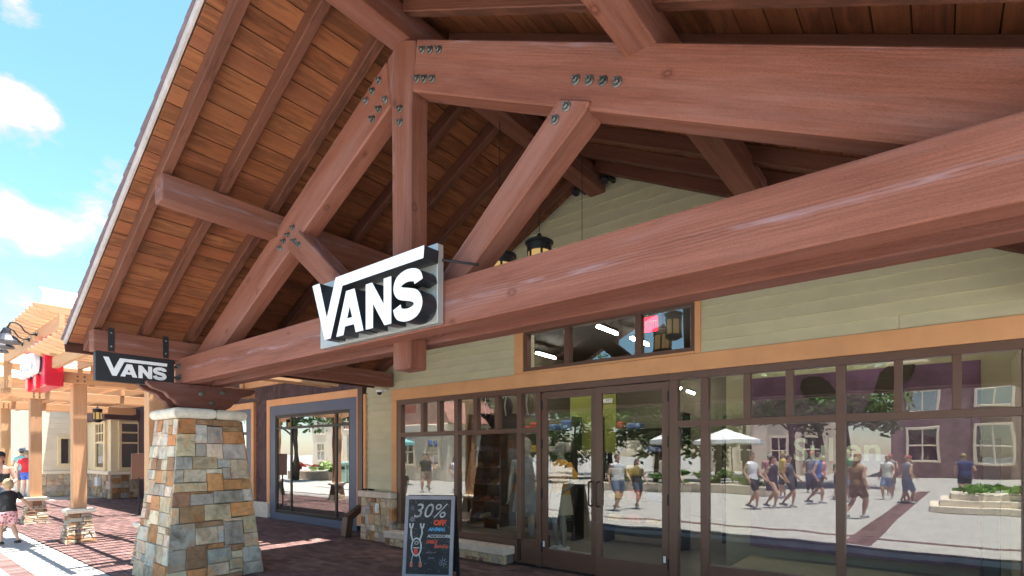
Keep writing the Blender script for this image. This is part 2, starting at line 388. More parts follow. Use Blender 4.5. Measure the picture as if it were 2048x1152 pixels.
# brick borders let into the concrete of the plaza
def band(name, x0, y0, x1, y1, wd):
    m, Ln = frame_to((x0, y0, 0), (x1, y1, 0))
    bm = bmesh.new(); n = int(Ln / .105)
    for i in range(n):
        rows = int(wd / .21)
        for k in range(rows):
            add_box(bm, i * .105, -wd / 2 + k * .21, -.03, i * .105 + .099, -wd / 2 + k * .21 + .204, random.uniform(-.006, -.003))
    o = obj(name, mesh_of(bm), bpy.data.materials['brick_paver_field'], None, m); return struct(o)
band('brick_border', -24, 1.42, 4, 1.42, .22)
band('brick_band', -1.1, 1.1, -.4, -17.2, .45)
band('brick_band', -24, -1.2, 4, .3, .22)

# ================================================================== timber canopy
X0 = -3.44                                  # ridge line
ZC_T, ZC_B = 5.025, 4.60                    # truss top chord, top and bottom planes at the ridge
ZR, ZP = 5.20, 5.35                         # rafter undersides, roof boards
YM0, YM1 = 2.82, 3.01                       # middle layer of the truss
YF = 2.65                                   # face of the bottom chord
EAVE = 4.80
YR0, YR1 = 1.64, 6.125
TH = math.atan(.5)
can = thing('timber_canopy', (X0, 3.0, 0), 'big red-brown timber gable canopy with exposed truss over the shop entrance', 'canopy')
def bolt_me():
    bm = bmesh.new(); lathe(bm, ((.031, 0), (.031, .006), (.026, .010)), 14)
    bm2 = bmesh.new(); lathe(bm2, ((.019, .009), (.019, .024), (.015, .028)), 6)
    lathe(bm2, ((.009, .028), (.009, .046), (.007, .048)), 8)
    m1 = mesh_of(bm); m2 = mesh_of(bm2); return m1, m2
WASH, NUT = bolt_me()
WASH.materials.append(M_BOLT); NUT.materials.append(M_BOLT)
def bolt(parent, x, y, z, axis='-Y'):
    R = {'-Y': Matrix.Rotation(rad(90), 4, 'X'), '+X': Matrix.Rotation(rad(90), 4, 'Y'), '-X': Matrix.Rotation(rad(-90), 4, 'Y')}[axis]
    # washer, nut and bolt end are one small piece
    me = BOLT; k = random.uniform(.75, 1.2)
    M = Matrix.Translation((x, y, z)) @ R @ Matrix.Rotation(random.uniform(0, 6), 4, 'Z')
    obj('bolt', me, None, parent, M, (k, k, k))
bm = bmesh.new(); bm.from_mesh(WASH); bm.from_mesh(NUT); BOLT = mesh_of(bm); BOLT.materials.append(M_BOLT)

# --- truss
bc_f = timber('bottom_chord', (-7.80, YF + .083, 2.681), (1.30, YF + .083, 2.681), .166, .328, M_BEAM, can, bev=.012, color=(1.12, 1.1, 1.12))
bc_r = timber('bottom_chord', (-7.80, YM1 + .083, 2.681), (1.30, YM1 + .083, 2.681), .166, .328, M_BEAM, can, bev=.012)
kp = prism('king_post', [(-3.545, 2.30), (-3.325, 2.30), (-3.312, 4.45), (-3.262, 4.93), (X0, 5.018), (-3.62, 4.93), (-3.562, 4.45)], YM0, YM1, rad(90), M_BEAM, can, bev=.014)
def chord(sx):
    a, b = .19, 4.45
    pts = [(X0 + sx * a, ZC_T - .5 * a), (X0 + sx * b, ZC_T - .5 * b), (X0 + sx * b, ZC_B - .5 * b), (X0 + sx * .135, ZC_B - .5 * .135)]
    return prism('top_chord', pts, YM0 + .004, YM1 - .004, -sx * TH if sx > 0 else TH, M_BEAM, can, bev=.012, color=(1.06, 1.04, 1.05))
tc_r = chord(1); tc_l = chord(-1)
def strut(sx):
    P = [(1.568, 3.856), (1.796, 3.754), (1.765, 3.700), (.29, 2.545), (.125, 2.545), (.125, 2.65)]
    return prism('strut', [(X0 + sx * a, b) for a, b in P], YM0 - .022, YM1 - .012, (1 if sx > 0 else -1) * .70, M_BEAM, can, bev=.012)
st_r = strut(1); st_l = strut(-1)
for x, z in ((-3.175, 4.80), (-3.085, 4.757), (-2.986, 4.709), (-3.236, 4.60), (-3.15, 4.56), (-3.06, 4.52), (-1.755, 3.934), (-1.659, 3.889), (-1.565, 3.843), (-1.47, 3.795)): bolt(tc_r, x, YM0 + .004, z)
for x, z in ((-1.808, 3.776), (-1.894, 3.729)): bolt(st_r, x, YM0 - .022, z)
for x, z in ((-3.444, 4.44), (-3.444, 4.328)): bolt(kp, x, YM0, z)
for x, z in ((-3.724, 4.799), (-3.816, 4.748), (-3.905, 4.70), (-3.64, 4.60), (-3.724, 4.555), (-3.816, 4.507), (-5.135, 3.917), (-5.232, 3.868), (-5.321, 3.825), (-5.406, 3.772)): bolt(tc_l, x, YM0 + .004, z)
for x, z in ((-5.065, 3.755), (-4.985, 3.70)): bolt(st_l, x, YM0 - .022, z)
for z in (2.74, 2.60):
    for k in range(3): bolt(bc_f, -7.74 + .0 + k * .055, YF, z + .0)
# --- ridge beam and purlins, running out past the truss
def purlin(name, xc, z0, z1, wd, y0=1.75):
    return timber(name, (xc, y0, (z0 + z1) / 2), (xc, YR1 - .02, (z0 + z1) / 2), wd, z1 - z0, M_BEAM, can, bev=.014)
purlin('ridge_beam', X0 - .018, 4.99, 5.235, .22)
for sx in (-1, 1):
    purlin('purlin', X0 + sx * 2.115, 3.915, 4.155, .19)
    purlin('purlin', X0 + sx * 4.30, 2.815, 3.065, .19)
# --- rafters
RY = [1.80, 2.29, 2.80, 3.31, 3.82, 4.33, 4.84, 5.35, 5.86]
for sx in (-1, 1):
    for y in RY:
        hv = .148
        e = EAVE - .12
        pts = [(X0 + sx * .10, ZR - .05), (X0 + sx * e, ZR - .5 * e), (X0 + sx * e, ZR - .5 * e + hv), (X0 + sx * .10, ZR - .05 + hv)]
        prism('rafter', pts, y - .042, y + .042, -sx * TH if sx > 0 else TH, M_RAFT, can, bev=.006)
# --- roof boards: each board its own piece, running along the ridge
BW = .178
n_b = int(EAVE / math.cos(TH) / BW)
for sx in (-1, 1):
    for i in range(n_b):
        d0 = i * BW + .004; d1 = (i + 1) * BW - .004
        ca, sa = math.cos(TH), math.sin(TH)
        def pt(d, h): return (X0 + sx * (d * ca + h * sa), ZP - d * sa + h * ca)
        pts = [pt(d0, 0), pt(d1, 0), pt(d1, .022), pt(d0, .022)]
        # board as a timber along Y so that its grain follows it
        c = [(pts[0][0] + pts[2][0]) / 2, (pts[0][1] + pts[2][1]) / 2]
        up = (sx * sa, 0, ca)
        k = random.uniform(.88, 1.10)
        timber('roof_board', (c[0], YR0 + random.uniform(-.002, .002), c[1]), (c[0], YR1, c[1]), d1 - d0, .022, M_PLANK, can, bev=.004, up=up, color=(k, k * random.uniform(.94, 1.04), k * random.uniform(.9, 1.05)))
# --- roof skin with shingle courses, drip edge and fascia
for sx in (-1, 1):
    ca, sa = math.cos(TH), math.sin(TH)
    def pt2(d, h): return (X0 + sx * (d * ca + h * sa), ZP - d * sa + h * ca)
    Ln = EAVE / ca
    prism('roof_deck', [pt2(0, .03), pt2(Ln + .02, .03), pt2(Ln + .02, .075), pt2(0, .075)], YR0 - .01, YR1, 0, M_SHING, can, bev=.003, color=(.8, .8, .85))
    prism('drip_edge', [pt2(0.02, .0), pt2(Ln + .03, .0), pt2(Ln + .03, .072), pt2(0.02, .072)], YR0 - .034, YR0 - .012, -sx * TH, M_CAP, can, bev=.002, color=(.72, .70, .80))
    prism('fascia', [pt2(Ln + .024, -.10), pt2(Ln + .045, -.10), pt2(Ln + .045, .07), pt2(Ln + .024, .07)], YR0 - .03, YR1, 0, M_RAFT, can, bev=.003)
    nc = 30
    for i in range(nc):
        a = Ln + .06 - i * (Ln / nc); b = a - Ln / nc * 1.5
        prism('shingle_course', [pt2(a, .078), pt2(a, .104), pt2(max(b, 0), .080)], YR0 - .05 - random.uniform(0, .012), YR1, 0, M_SHING, can, bev=0, color=(1.2, 1.12, 1.35))
prism('ridge_cap', [(X0 - .22, ZP + .035), (X0, ZP + .145), (X0 + .22, ZP + .035), (X0 + .22, ZP + .06), (X0, ZP + .17), (X0 - .22, ZP + .06)], YR0 - .05, 6.6, 0, M_SHING, can, bev=0)
# --- corbels on the stone column
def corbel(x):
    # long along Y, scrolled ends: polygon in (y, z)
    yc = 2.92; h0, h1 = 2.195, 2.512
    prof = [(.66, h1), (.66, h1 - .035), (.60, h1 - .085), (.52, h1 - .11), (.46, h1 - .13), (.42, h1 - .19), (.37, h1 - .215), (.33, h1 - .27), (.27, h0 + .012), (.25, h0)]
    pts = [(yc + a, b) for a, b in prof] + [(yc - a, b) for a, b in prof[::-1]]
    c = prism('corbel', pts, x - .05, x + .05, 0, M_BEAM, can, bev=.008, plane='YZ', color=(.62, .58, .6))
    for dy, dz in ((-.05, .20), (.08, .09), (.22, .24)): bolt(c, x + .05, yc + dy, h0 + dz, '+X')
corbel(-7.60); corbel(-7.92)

# ================================================================== stone column under the truss
CX, CY, CB, CT, CZ = -7.76, 2.92, .585, .385, 2.05
col_t = thing('stone_column', (CX, CY, 0), 'battered ledge-stone column with pale cap carrying the left end of the truss', 'column')
bm = bmesh.new()
vb = [bm.verts.new((CX + sx * (CB - .045), CY + sy * (CB - .045), -.02)) for sx, sy in ((-1, -1), (1, -1), (1, 1), (-1, 1))]
vt = [bm.verts.new((CX + sx * (CT - .045), CY + sy * (CT - .045), CZ)) for sx, sy in ((-1, -1), (1, -1), (1, 1), (-1, 1))]
bm.faces.new(vb[::-1]); bm.faces.new(vt)
for i in range(4): bm.faces.new((vb[i], vb[(i + 1) % 4], vt[(i + 1) % 4], vt[i]))
obj('core', mesh_of(bm), M_MORTAR, col_t)
STC = {'o': (.50, .25, .11), 'b': (.31, .185, .11), 't': (.52, .42, .31), 'g': (.42, .385, .345), 'k': (.32, .295, .27), 'u': (.40, .38, .365), 'l': (.52, .49, .45), 'w': (.62, .52, .43), 'y': (.44, .355, .25), 'c': (.66, .58, .48), 'p': (.40, .33, .30)}
def stone_col(k, j=.18):
    c = STC[k]; f = random.uniform(1 - j, 1 + j); return tuple(max(.02, v * f * w_ * random.uniform(.96, 1.04)) for v, w_ in zip(c, (1.02, .97, .90)))
def stone_on(parent, P, n, uv, kind, depth=.05, gap=.0010, proud=None):
    """a roughly squared stone on a flat or battered face; P(u, v) gives the point, n the outward normal"""
    u0, v0, u1, v1 = uv
    c00, c10, c11, c01 = P(u0, v0), P(u1, v0), P(u1, v1), P(u0, v1)
    ctr = (c00 + c10 + c11 + c01) / 4
    proud = random.uniform(.000, .022) if proud is None else proud
    bm = bmesh.new(); rim = []; face = []; back = []
    E = []
    for a, b in ((c00, c10), (c10, c11), (c11, c01), (c01, c00)):
        E.append(a); mid = (a + b) / 2; E.append(mid)
    for i, q in enumerate(E):
        inn = ctr - q; l = inn.length
        jit = random.uniform(.4, 1.6) * gap
        q2 = q + inn / l * (gap * 1.2 + (jit if i % 2 else jit * 1.3)); back.append(bm.verts.new(q2 - n * depth - ctr)); rim.append(bm.verts.new(q2 + n * (proud * .35 - .004) - ctr))
        face.append(bm.verts.new(q2 + inn / l * random.uniform(.003, .008) + n * (proud + random.uniform(-.004, .005)) - ctr))
    m_ = bm.verts.new(n * (proud + random.uniform(-.003, .008)) - n * 0 + (E[0] + E[2] + E[4] + E[6]) / 4 - ctr)
    k = 8
    for i in range(k):
        j = (i + 1) % k
        bm.faces.new((back[i], back[j], rim[j], rim[i])); bm.faces.new((rim[i], rim[j], face[j], face[i])); bm.faces.new((face[i], face[j], m_))
    bmesh.ops.recalc_face_normals(bm, faces=bm.faces[:])
    o = obj('stone', mesh_of(bm), M_STONE, parent, Matrix.Translation(ctr), stone_col(kind)); return o
def split_rect(u0, v0, u1, v1, amin, asp=1.9, out=None):
    """uneven ashlar: cut a rectangle into blocks"""
    if out is None: out = []
    w_, h_ = u1 - u0, v1 - v0
    if w_ * h_ < amin * random.uniform(.8, 2.2) and max(w_ / h_, h_ / w_ * 1.5) < asp * random.uniform(1, 1.6): out.append((u0, v0, u1, v1)); return out
    if w_ > h_ * random.uniform(1.1, 1.7):
        s = u0 + w_ * random.uniform(.33, .67); split_rect(u0, v0, s, v1, amin, asp, out); split_rect(s, v0, u1, v1, amin, asp, out)
    else:
        s = v0 + h_ * random.uniform(.33, .67); split_rect(u0, v0, u1, s, amin, asp, out); split_rect(u0, s, u1, v1, amin, asp, out)
    return out
# the face towards the door, stone by stone: x0, y0, x1, y1 on the face (px of an enlarged view), colour key
LAY = '350,172,457,272,o 457,172,560,208,b 560,172,745,214,b 338,272,450,424,t 450,208,522,336,l 522,220,620,336,g 620,250,746,336,o 620,214,746,250,b 450,336,516,424,k 516,336,620,442,w 620,336,756,442,l 335,424,426,510,u 426,424,582,508,y 582,442,666,502,u 666,442,776,582,t 314,510,370,598,g 370,508,512,594,w 512,508,612,540,w 512,540,614,660,o 614,502,666,582,g 310,598,512,657,t 614,582,786,655,o 305,657,406,752,b 406,657,512,672,b 512,660,552,672,b 406,672,552,747,g 552,660,748,744,g 748,655,800,740,l 300,752,338,862,t 338,747,492,860,b 492,747,662,855,t 662,744,816,842,o 285,862,430,1024,u 430,860,612,895,b 612,850,742,872,t 430,895,572,1010,t 572,895,612,1010,l 612,872,742,1032,g 742,842,834,964,y 264,1024,370,1160,g 370,1010,497,1160,b 497,1010,612,1045,o 612,1032,655,1045,t 742,964,842,1060,t 655,1032,742,1076,b 497,1045,655,1142,u 655,1076,732,1125,t 732,1060,862,1165,u 497,1142,640,1225,t 640,1125,732,1200,y 370,1160,497,1260,o 255,1160,370,1260,t 732,1165,870,1260,g 497,1225,732,1260,b 640,1200,732,1225,t'
def fx(face):
    sx, sy = face
    def P(u, v):          # u along the face 0..1, v 0 top .. 1 ground
        h = CT + (CB - CT) * v; z = CZ * (1 - v)
        a = -h + 2 * h * u
        return Vector((CX + sx * h, CY + a * (1 if sx > 0 else -1), z)) if sx else Vector((CX + a * (1 if sy < 0 else -1), CY + sy * h, z))
    n = Vector((sx, sy, (CB - CT) / CZ)).normalized()
    return P, n
P, n = fx((1, 0))
for it in LAY.split():
    a = it.split(','); x0, y0, x1, y1 = map(float, a[:4])
    def uv(x, y):
        v = (y - 172) / (1252 - 172); lf = 352 + (246 - 352) * v; rt = 746 + (876 - 746) * v
        return min(1, max(0, (x - lf) / (rt - lf))), min(1, v)
    ua, va = uv(x0, (y0 + y1) / 2)[0], uv(x0, y0)[1]; ub, vb_ = uv(x1, (y0 + y1) / 2)[0], uv(x1, y1)[1]
    if ua < .055: ua = 0.0
    if ub > .955: ub = 1.0
    stone_on(col_t, P, n, (ua, vb_, ub, va), a[4])
pal = {(0, -1): 'ccwwllutoobtg', (-1, 0): 'ttgglobwu', (0, 1): 'ttgglobwu'}
for fc in ((0, -1), (-1, 0), (0, 1)):
    P, n = fx(fc)
    for (u0, v0, u1, v1) in split_rect(0, 0, .48, 1, 0.012 if fc == (0, -1) else .02, 1.8):
        stone_on(col_t, P, n, (u0 / .48, v1, u1 / .48, v0), random.choice(pal[fc]))
# cap of two moulded limestone blocks
def cap_block(parent, x0, x1, y0, y1, z0, z1, col=(1, 1, 1)):
    bm = box_bm(x0, y0, z0, x1, y1, z1)
    bmesh.ops.bevel(bm, geom=[e for e in bm.edges if abs(e.verts[0].co.z - e.verts[1].co.z) < 1e-6], offset=(z1 - z0) * .42, segments=4, affect='EDGES', profile=.5)
    bmesh.ops.translate(bm, verts=bm.verts[:], vec=(-x0, -y0, -z0))
    me = mesh_of(bm, smooth=False)
    return obj('cap_stone', me, M_CAP, parent, Matrix.Translation((x0, y0, z0)), col)
cap_block(col_t, CX - .44, CX + .44, CY - .44, CY - .001 + .05, 2.055, 2.188)
cap_block(col_t, CX - .44, CX + .44, CY + .053, CY + .44, 2.055, 2.186, (.97, .96, .94))
# ================================================================== the shop
FY = 6.10                                   # face of the trim
shop = thing('shop_building', (-3.4, 6.3, 0), 'olive lap-sided shop front with orange trim and bronze-framed glazing under the canopy', 'building')
def sbox(name, c0, c1, mat, parent=None, bev=.004, color=None): return box(name, c0, c1, mat, parent or shop, bev, color)
# wall core behind the boards, in pieces around the openings
SX0, SX1 = -8.48, 4.2
sbox('wall', (SX0, FY + .06, 2.60), (-4.68, FY + .26, 6.0), M_SIDING, bev=0)
sbox('wall', (-2.20, FY + .06, 2.60), (SX1, FY + .26, 6.0), M_SIDING, bev=0)
sbox('wall', (-4.68, FY + .06, 3.42), (-2.20, FY + .26, 6.0), M_SIDING, bev=0)
sbox('wall', (-4.68, FY + .06, 2.60), (-2.20, FY + .26, 2.80), M_SIDING, bev=0)
sbox('wall', (SX0, FY + .06, 0), (-7.66, FY + .26, 2.598), M_SIDING, bev=0)
sbox('wall', (SX0 - .02, FY + .06, 0), (SX0 + .20, 14, 5.2), M_SIDING, bev=0)
sbox('wall', (2.9, FY + .06, 0), (SX1, FY + .26, 2.598), M_SIDING, bev=0)
# lap siding: every board a piece, its lower edge standing proud of the one below
EXP = .132
def lap(x0, x1, z, h=EXP):
    if x1 - x0 > 3.7:
        s = x0 + random.uniform(1.2, min(3.6, x1 - x0 - 1.0)); lap(x0, s - .0015, z, h); lap(s + .0015, x1, z, h); return
    prof = [(0, z), (0, z + h + .02), (-.008, z + h + .02), (-.034, z + .0005)]
    bm = bmesh.new(); Ln = x1 - x0
    a = [bm.verts.new((0, q[0], q[1] - z)) for q in prof]; b = [bm.verts.new((Ln, q[0], q[1] - z)) for q in prof]
    bm.faces.new(a[::-1]); bm.faces.new(b)
    for i in range(4): bm.faces.new((a[i], a[(i + 1) % 4], b[(i + 1) % 4], b[i]))
    bmesh.ops.recalc_face_normals(bm, faces=bm.faces[:])
    k = random.uniform(.95, 1.05)
    obj('siding_board', mesh_of(bm), M_SIDING, shop, Matrix.Translation((x0, FY + .058, z)), (k, k, k * random.uniform(.96, 1.02)))
z = 2.772
while z < 5.2:
    half = (5.33 - z) / .5
    xl, xr = max(SX0, X0 - half), min(SX1, X0 + half)
    if xr - xl > .1:
        if z < 3.38: lap(xl, -4.86, z); lap(-2.125, xr, z)
        else: lap(xl, xr, z)
    z += EXP
z = .955
while z < 2.68:
    lap(SX0 + .02, -7.715, z); z += EXP
# orange trim boards
def tr(x0, z0, x1, z1, y=FY - .0, th=.055): return sbox('trim_board', (x0, y, z0), (x1, y + th, z1), M_TRIM, bev=.003)
tr(-7.70, 2.57, SX1, 2.768, FY)
tr(-7.70, .70 + .22, -7.56, 2.568, FY)
tr(-4.86, 2.770, -4.70, 3.56, FY); tr(-2.19, 2.770, -2.125, 3.56, FY)
tr(-4.698, 2.7705, -2.192, 2.800, FY - .006, .05)
tr(-4.698, 3.40, -2.192, 3.56, FY)
tr(SX0 - .05, .95, SX0 + .018, 2.75, FY - .01, .08)
# bronze glazing frame
GF, GB = FY + .015, FY + .115               # front and back of the frame
def mull(x0, z0, x1, z1, n='mullion', f=GF, b=GB): return sbox(n, (x0, f, z0), (x1, b, z1), M_FRAME, bev=.003)
def pane(x0, z0, x1, z1, y=FY + .07, mat=None, parent=None): return sbox('pane', (x0, y, z0), (x1, y + .008, z1), mat or M_GLASS, parent, bev=0)
ZT0, ZT1 = 1.912, 1.985                     # transom bar
# left window
mull(-7.558, 2.485, -4.44, 2.568, 'head'); mull(-7.558, .36, -7.46, 2.4845, 'jamb')
for x in (-6.08, -4.785): mull(x - .04, .36, x + .04, 2.4845)
segL = [-7.46, -6.12, -6.04, -4.825, -4.745, -4.47]
for a, b in zip(segL[::2], segL[1::2]): mull(a, ZT0, b, ZT1, 'transom'); mull(a, .255 if a < -4.8 else .02, b, .36, 'sill')
for x in (-6.895, -6.49, -5.66, -5.22): mull(x - .033, ZT1 + .0005, x + .033, 2.4845)
cx = [-7.46, -6.895, -6.49, -6.08, -5.66, -5.22, -4.785, -4.47]
for a, b in zip(cx, cx[1:]): pane(a, ZT1, b, 2.485)
for a, b in zip(segL[::2], segL[1::2]): pane(a, .36, b, ZT0)
mull(-7.558, .02, -4.83, .254, 'kick_panel', FY + .03, FY + .11)
# right window
mull(-2.475, 2.485, 2.9, 2.568, 'head')
for x, h in ((-2.45, .05), (-2.085, .042), (-.745, .040), (.60, .042), (1.75, .042), (2.87, .03)): mull(x - h, .02, x + h, 2.4845)
sr = [(-2.40, -2.127), (-2.043, -.785), (-.705, .558), (.642, 1.708), (1.792, 2.84)]
for i, (a, b) in enumerate(sr):
    zb = .09 if i == 0 else .335
    mull(a, ZT0 + .012, b, ZT1 + .012, 'transom'); mull(a, .02, b, zb, 'sill')
    pane(a, zb, b, ZT0 + .012)
    if i in (1, 2):
        n = 3; step = (b - a) / n
        for k in range(n):
            xa, xb = a + k * step, a + (k + 1) * step
            pane(xa, ZT1 + .012, xb, 2.485)
            if k: mull(xa - .033, ZT1 + .0125, xa + .033, 2.4845)
    else: pane(a, ZT1 + .012, b, 2.485)
# clerestory light over the doors
mull(-4.70, 3.34, -2.19, 3.398, 'head'); mull(-4.70, 2.802, -2.19, 2.85, 'sill'); mull(-4.70, 2.8505, -4.63, 3.3395, 'jamb'); mull(-2.245, 2.8505, -2.19, 3.3395, 'jamb')
for x in (-3.955, -2.905): mull(x - .04, 2.8505, x + .04, 3.3395)
for a, b in ((-4.63, -3.995), (-3.915, -2.945), (-2.865, -2.245)): pane(a, 2.85, b, 3.34)
# doors
mull(-4.439, 2.487, -2.476, 2.567, 'head', GF - .004)
mull(-4.468, .0, -4.395, 2.4845, 'jamb')
def door_leaf(x0, x1, hinge_right, ang, handle_x):
    """a glazed aluminium leaf in its own frame of reference, hinged at one side"""
    w_ = x1 - x0
    hx = x1 if hinge_right else x0
    W = Matrix.Translation((hx, GF + .03, 0)) @ Matrix.Rotation(ang, 4, 'Z')
    ox = -w_ if hinge_right else 0.0
    rail = .085
    bm = bmesh.new()
    for (a, b, c, d_) in ((0, .01, rail, 2.475), (w_ - rail, .01, w_, 2.475), (rail, 2.39, w_ - rail, 2.475), (rail, .01, w_ - rail, .26)): add_box(bm, ox + a, 0, b, ox + c, .05, d_)
    d = obj('door', mesh_of(bm), M_FRAME, shop, W)
    bm = box_bm(ox + rail - .005, .022, .255, ox + w_ - rail + .005, .03, 2.395); obj('door_pane', mesh_of(bm), M_GLASS, d, W)
    for yy, s in ((-.075, 1),):
        bm = bmesh.new(); hxl = ox + handle_x
        path = [((hxl, .0, 1.24), .011), ((hxl, -.045, 1.24), .011), ((hxl + .0, -.07, 1.225), .011), ((hxl, -.075, 1.18), .011), ((hxl, -.075, .98), .011), ((hxl, -.07, .935), .011), ((hxl, -.045, .92), .011), ((hxl, .0, .92), .011)]
        ring_tube(bm, path, 8); obj('door_handle', mesh_of(bm, smooth=True), M_BLACK, d, W)
    for zz in (.28, 1.05, 1.75, 2.30):
        hh = box_bm((-.018 if hinge_right else -.018), -.014, zz - .065, .018, .006, zz + .065, bev=.005); obj('hinge', mesh_of(hh), M_BLACK, d, W)
    bm = bmesh.new(); lathe(bm, ((.013, 0), (.013, .012)), 12)
    obj('lock_cylinder', mesh_of(bm), M_BOLT, d, W @ Matrix.Translation((ox + (rail / 2 if hinge_right else w_ - rail / 2), 0, .72)) @ Matrix.Rotation(rad(90), 4, 'X'))
    st = box_bm(ox + (w_ - rail * .8 if hinge_right else .02), -.003, .29, ox + (w_ - rail * .8 + .03 if hinge_right else .05), 0, .37); obj('sticker', mesh_of(st), M_WHITE, d, W)
    return d
door_leaf(-4.39, -3.50, False, 0.0, .81)
door_leaf(-3.49, -2.515, True, rad(3), .05)
# stone wainscot and curb
def flat_stones(parent, x0, x1, z0, z1, y, amin, keys, depth=.07):
    P = lambda u, v: Vector((x0 + (x1 - x0) * u, y, z0 + (z1 - z0) * v)); nrm = Vector((0, -1, 0))
    asp = (x1 - x0) / (z1 - z0)
    for (u0, v0, u1, v1) in split_rect(0, 0, asp, 1, amin): stone_on(parent, P, nrm, (u0 / asp, v0, u1 / asp, v1), random.choice(keys), depth=depth)
wsc = sbox('wainscot', (-8.50, 6.05, 0), (-7.62, FY + .059, .80), M_MORTAR, bev=0)
flat_stones(wsc, -8.52, -7.60, .0, .80, 6.04, .035, 'obtgulywtt')
Pw = lambda u, v: Vector((-7.61, 6.02 + .15 * u, .80 * v))
for v0, v1, k in ((0, .28, 't'), (.28, .5, 'g'), (.5, .78, 'o'), (.78, 1, 't')): stone_on(wsc, Pw, Vector((1, 0, 0)), (0, v0, 1, v1), k)
def cap_simple(name, c0, c1, parent, color=(1, .93, .9)): return box(name, c0, c1, M_CAP, parent, .012, color)
cap_simple('cap_stone', (-8.56, 5.985, .802), (-7.585, FY + .06, .915), shop)
curb = sbox('curb', (-7.60, 5.92, 0), (-4.90, FY + .03, .13), M_MORTAR, bev=0)
flat_stones(curb, -7.60, -4.88, .0, .13, 5.905, .5, 'obtgyt', .05)
for a, b in ((-7.63, -6.75), (-6.745, -5.82), (-5.815, -4.86)): cap_simple('cap_stone', (a, 5.865, .132), (b, FY + .028, .252), shop, (1, .9, .86))
# outlet on the wainscot
o_ = box('outlet_cover', (-8.045, 6.005, .53), (-7.955, 6.03, .70), M_WHITE, wsc, .004)
box('outlet_hood', (-8.03, 5.985, .56), (-7.97, 6.007, .67), M_WHITE, wsc, .006)
# inside of the shop
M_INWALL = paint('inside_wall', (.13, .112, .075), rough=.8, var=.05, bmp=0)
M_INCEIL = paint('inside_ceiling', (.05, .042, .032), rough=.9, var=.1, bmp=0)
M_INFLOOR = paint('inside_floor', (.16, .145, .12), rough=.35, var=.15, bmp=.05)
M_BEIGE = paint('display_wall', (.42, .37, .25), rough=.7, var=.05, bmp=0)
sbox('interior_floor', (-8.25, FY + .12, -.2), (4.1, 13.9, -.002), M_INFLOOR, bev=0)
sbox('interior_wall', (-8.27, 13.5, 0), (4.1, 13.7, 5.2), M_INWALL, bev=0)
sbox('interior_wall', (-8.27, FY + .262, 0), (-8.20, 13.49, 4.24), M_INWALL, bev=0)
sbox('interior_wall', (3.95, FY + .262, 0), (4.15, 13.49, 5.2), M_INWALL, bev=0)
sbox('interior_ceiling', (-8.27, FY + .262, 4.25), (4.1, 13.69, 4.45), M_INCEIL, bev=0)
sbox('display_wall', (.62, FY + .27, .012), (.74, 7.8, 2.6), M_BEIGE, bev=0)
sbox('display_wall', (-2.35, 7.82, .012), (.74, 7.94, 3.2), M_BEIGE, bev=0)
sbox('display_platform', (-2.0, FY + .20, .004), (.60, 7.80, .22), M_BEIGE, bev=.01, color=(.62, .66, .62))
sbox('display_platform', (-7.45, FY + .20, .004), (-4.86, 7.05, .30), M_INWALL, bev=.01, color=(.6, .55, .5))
# ================================================================== shop signs
LV = [(-4.13, 3.027), (-4.02, 3.027), (-3.912, 2.725), (-3.785, 3.027), (-2.726, 3.027), (-2.736, 2.942), (-3.690, 2.942), (-3.856, 2.545), (-3.944, 2.545)]
LA = [(-3.640, 2.890), (-3.527, 2.890), (-3.412, 2.547), (-3.514, 2.547), (-3.535, 2.613), (-3.655, 2.613), (-3.676, 2.547), (-3.776, 2.547)]
LH = [(-3.592, 2.760), (-3.625, 2.672), (-3.560, 2.672)]
LN = [(-3.385, 2.890), (-3.305, 2.890), (-3.168, 2.705), (-3.168, 2.890), (-3.079, 2.890), (-3.079, 2.547), (-3.160, 2.547), (-3.294, 2.727), (-3.294, 2.547), (-3.385, 2.547)]
def s_shape(x0, z0, w_, h_, hw):
    c = [(.865, .70), (.80, .82), (.52, .875), (.24, .82), (.150, .69), (.25, .575), (.50, .515), (.75, .445), (.85, .305), (.76, .175), (.50, .125), (.22, .175), (.135, .32)]
    pts = []
    for i in range(len(c) - 1):
        p0, p1, p2, p3 = c[max(i - 1, 0)], c[i], c[i + 1], c[min(i + 2, len(c) - 1)]
        for k in range(4):
            t = k / 4; f = lambda a, b, cc, d_: .5 * (2 * b + (cc - a) * t + (2 * a - 5 * b + 4 * cc - d_) * t * t + (3 * b - a - 3 * cc + d_) * t ** 3)
            pts.append((x0 + w_ * f(p0[0], p1[0], p2[0], p3[0]), z0 + h_ * f(p0[1], p1[1], p2[1], p3[1])))
    pts.append((x0 + w_ * c[-1][0], z0 + h_ * c[-1][1]))
    lf, rt = [], []
    for i, p in enumerate(pts):
        a = Vector(pts[max(0, i - 1)]); b = Vector(pts[min(len(pts) - 1, i + 1)]); d_ = (b - a).normalized(); n = Vector((-d_.y, d_.x))
        lf.append(tuple(Vector(p) + n * hw)); rt.append(tuple(Vector(p) - n * hw))
    return lf, rt
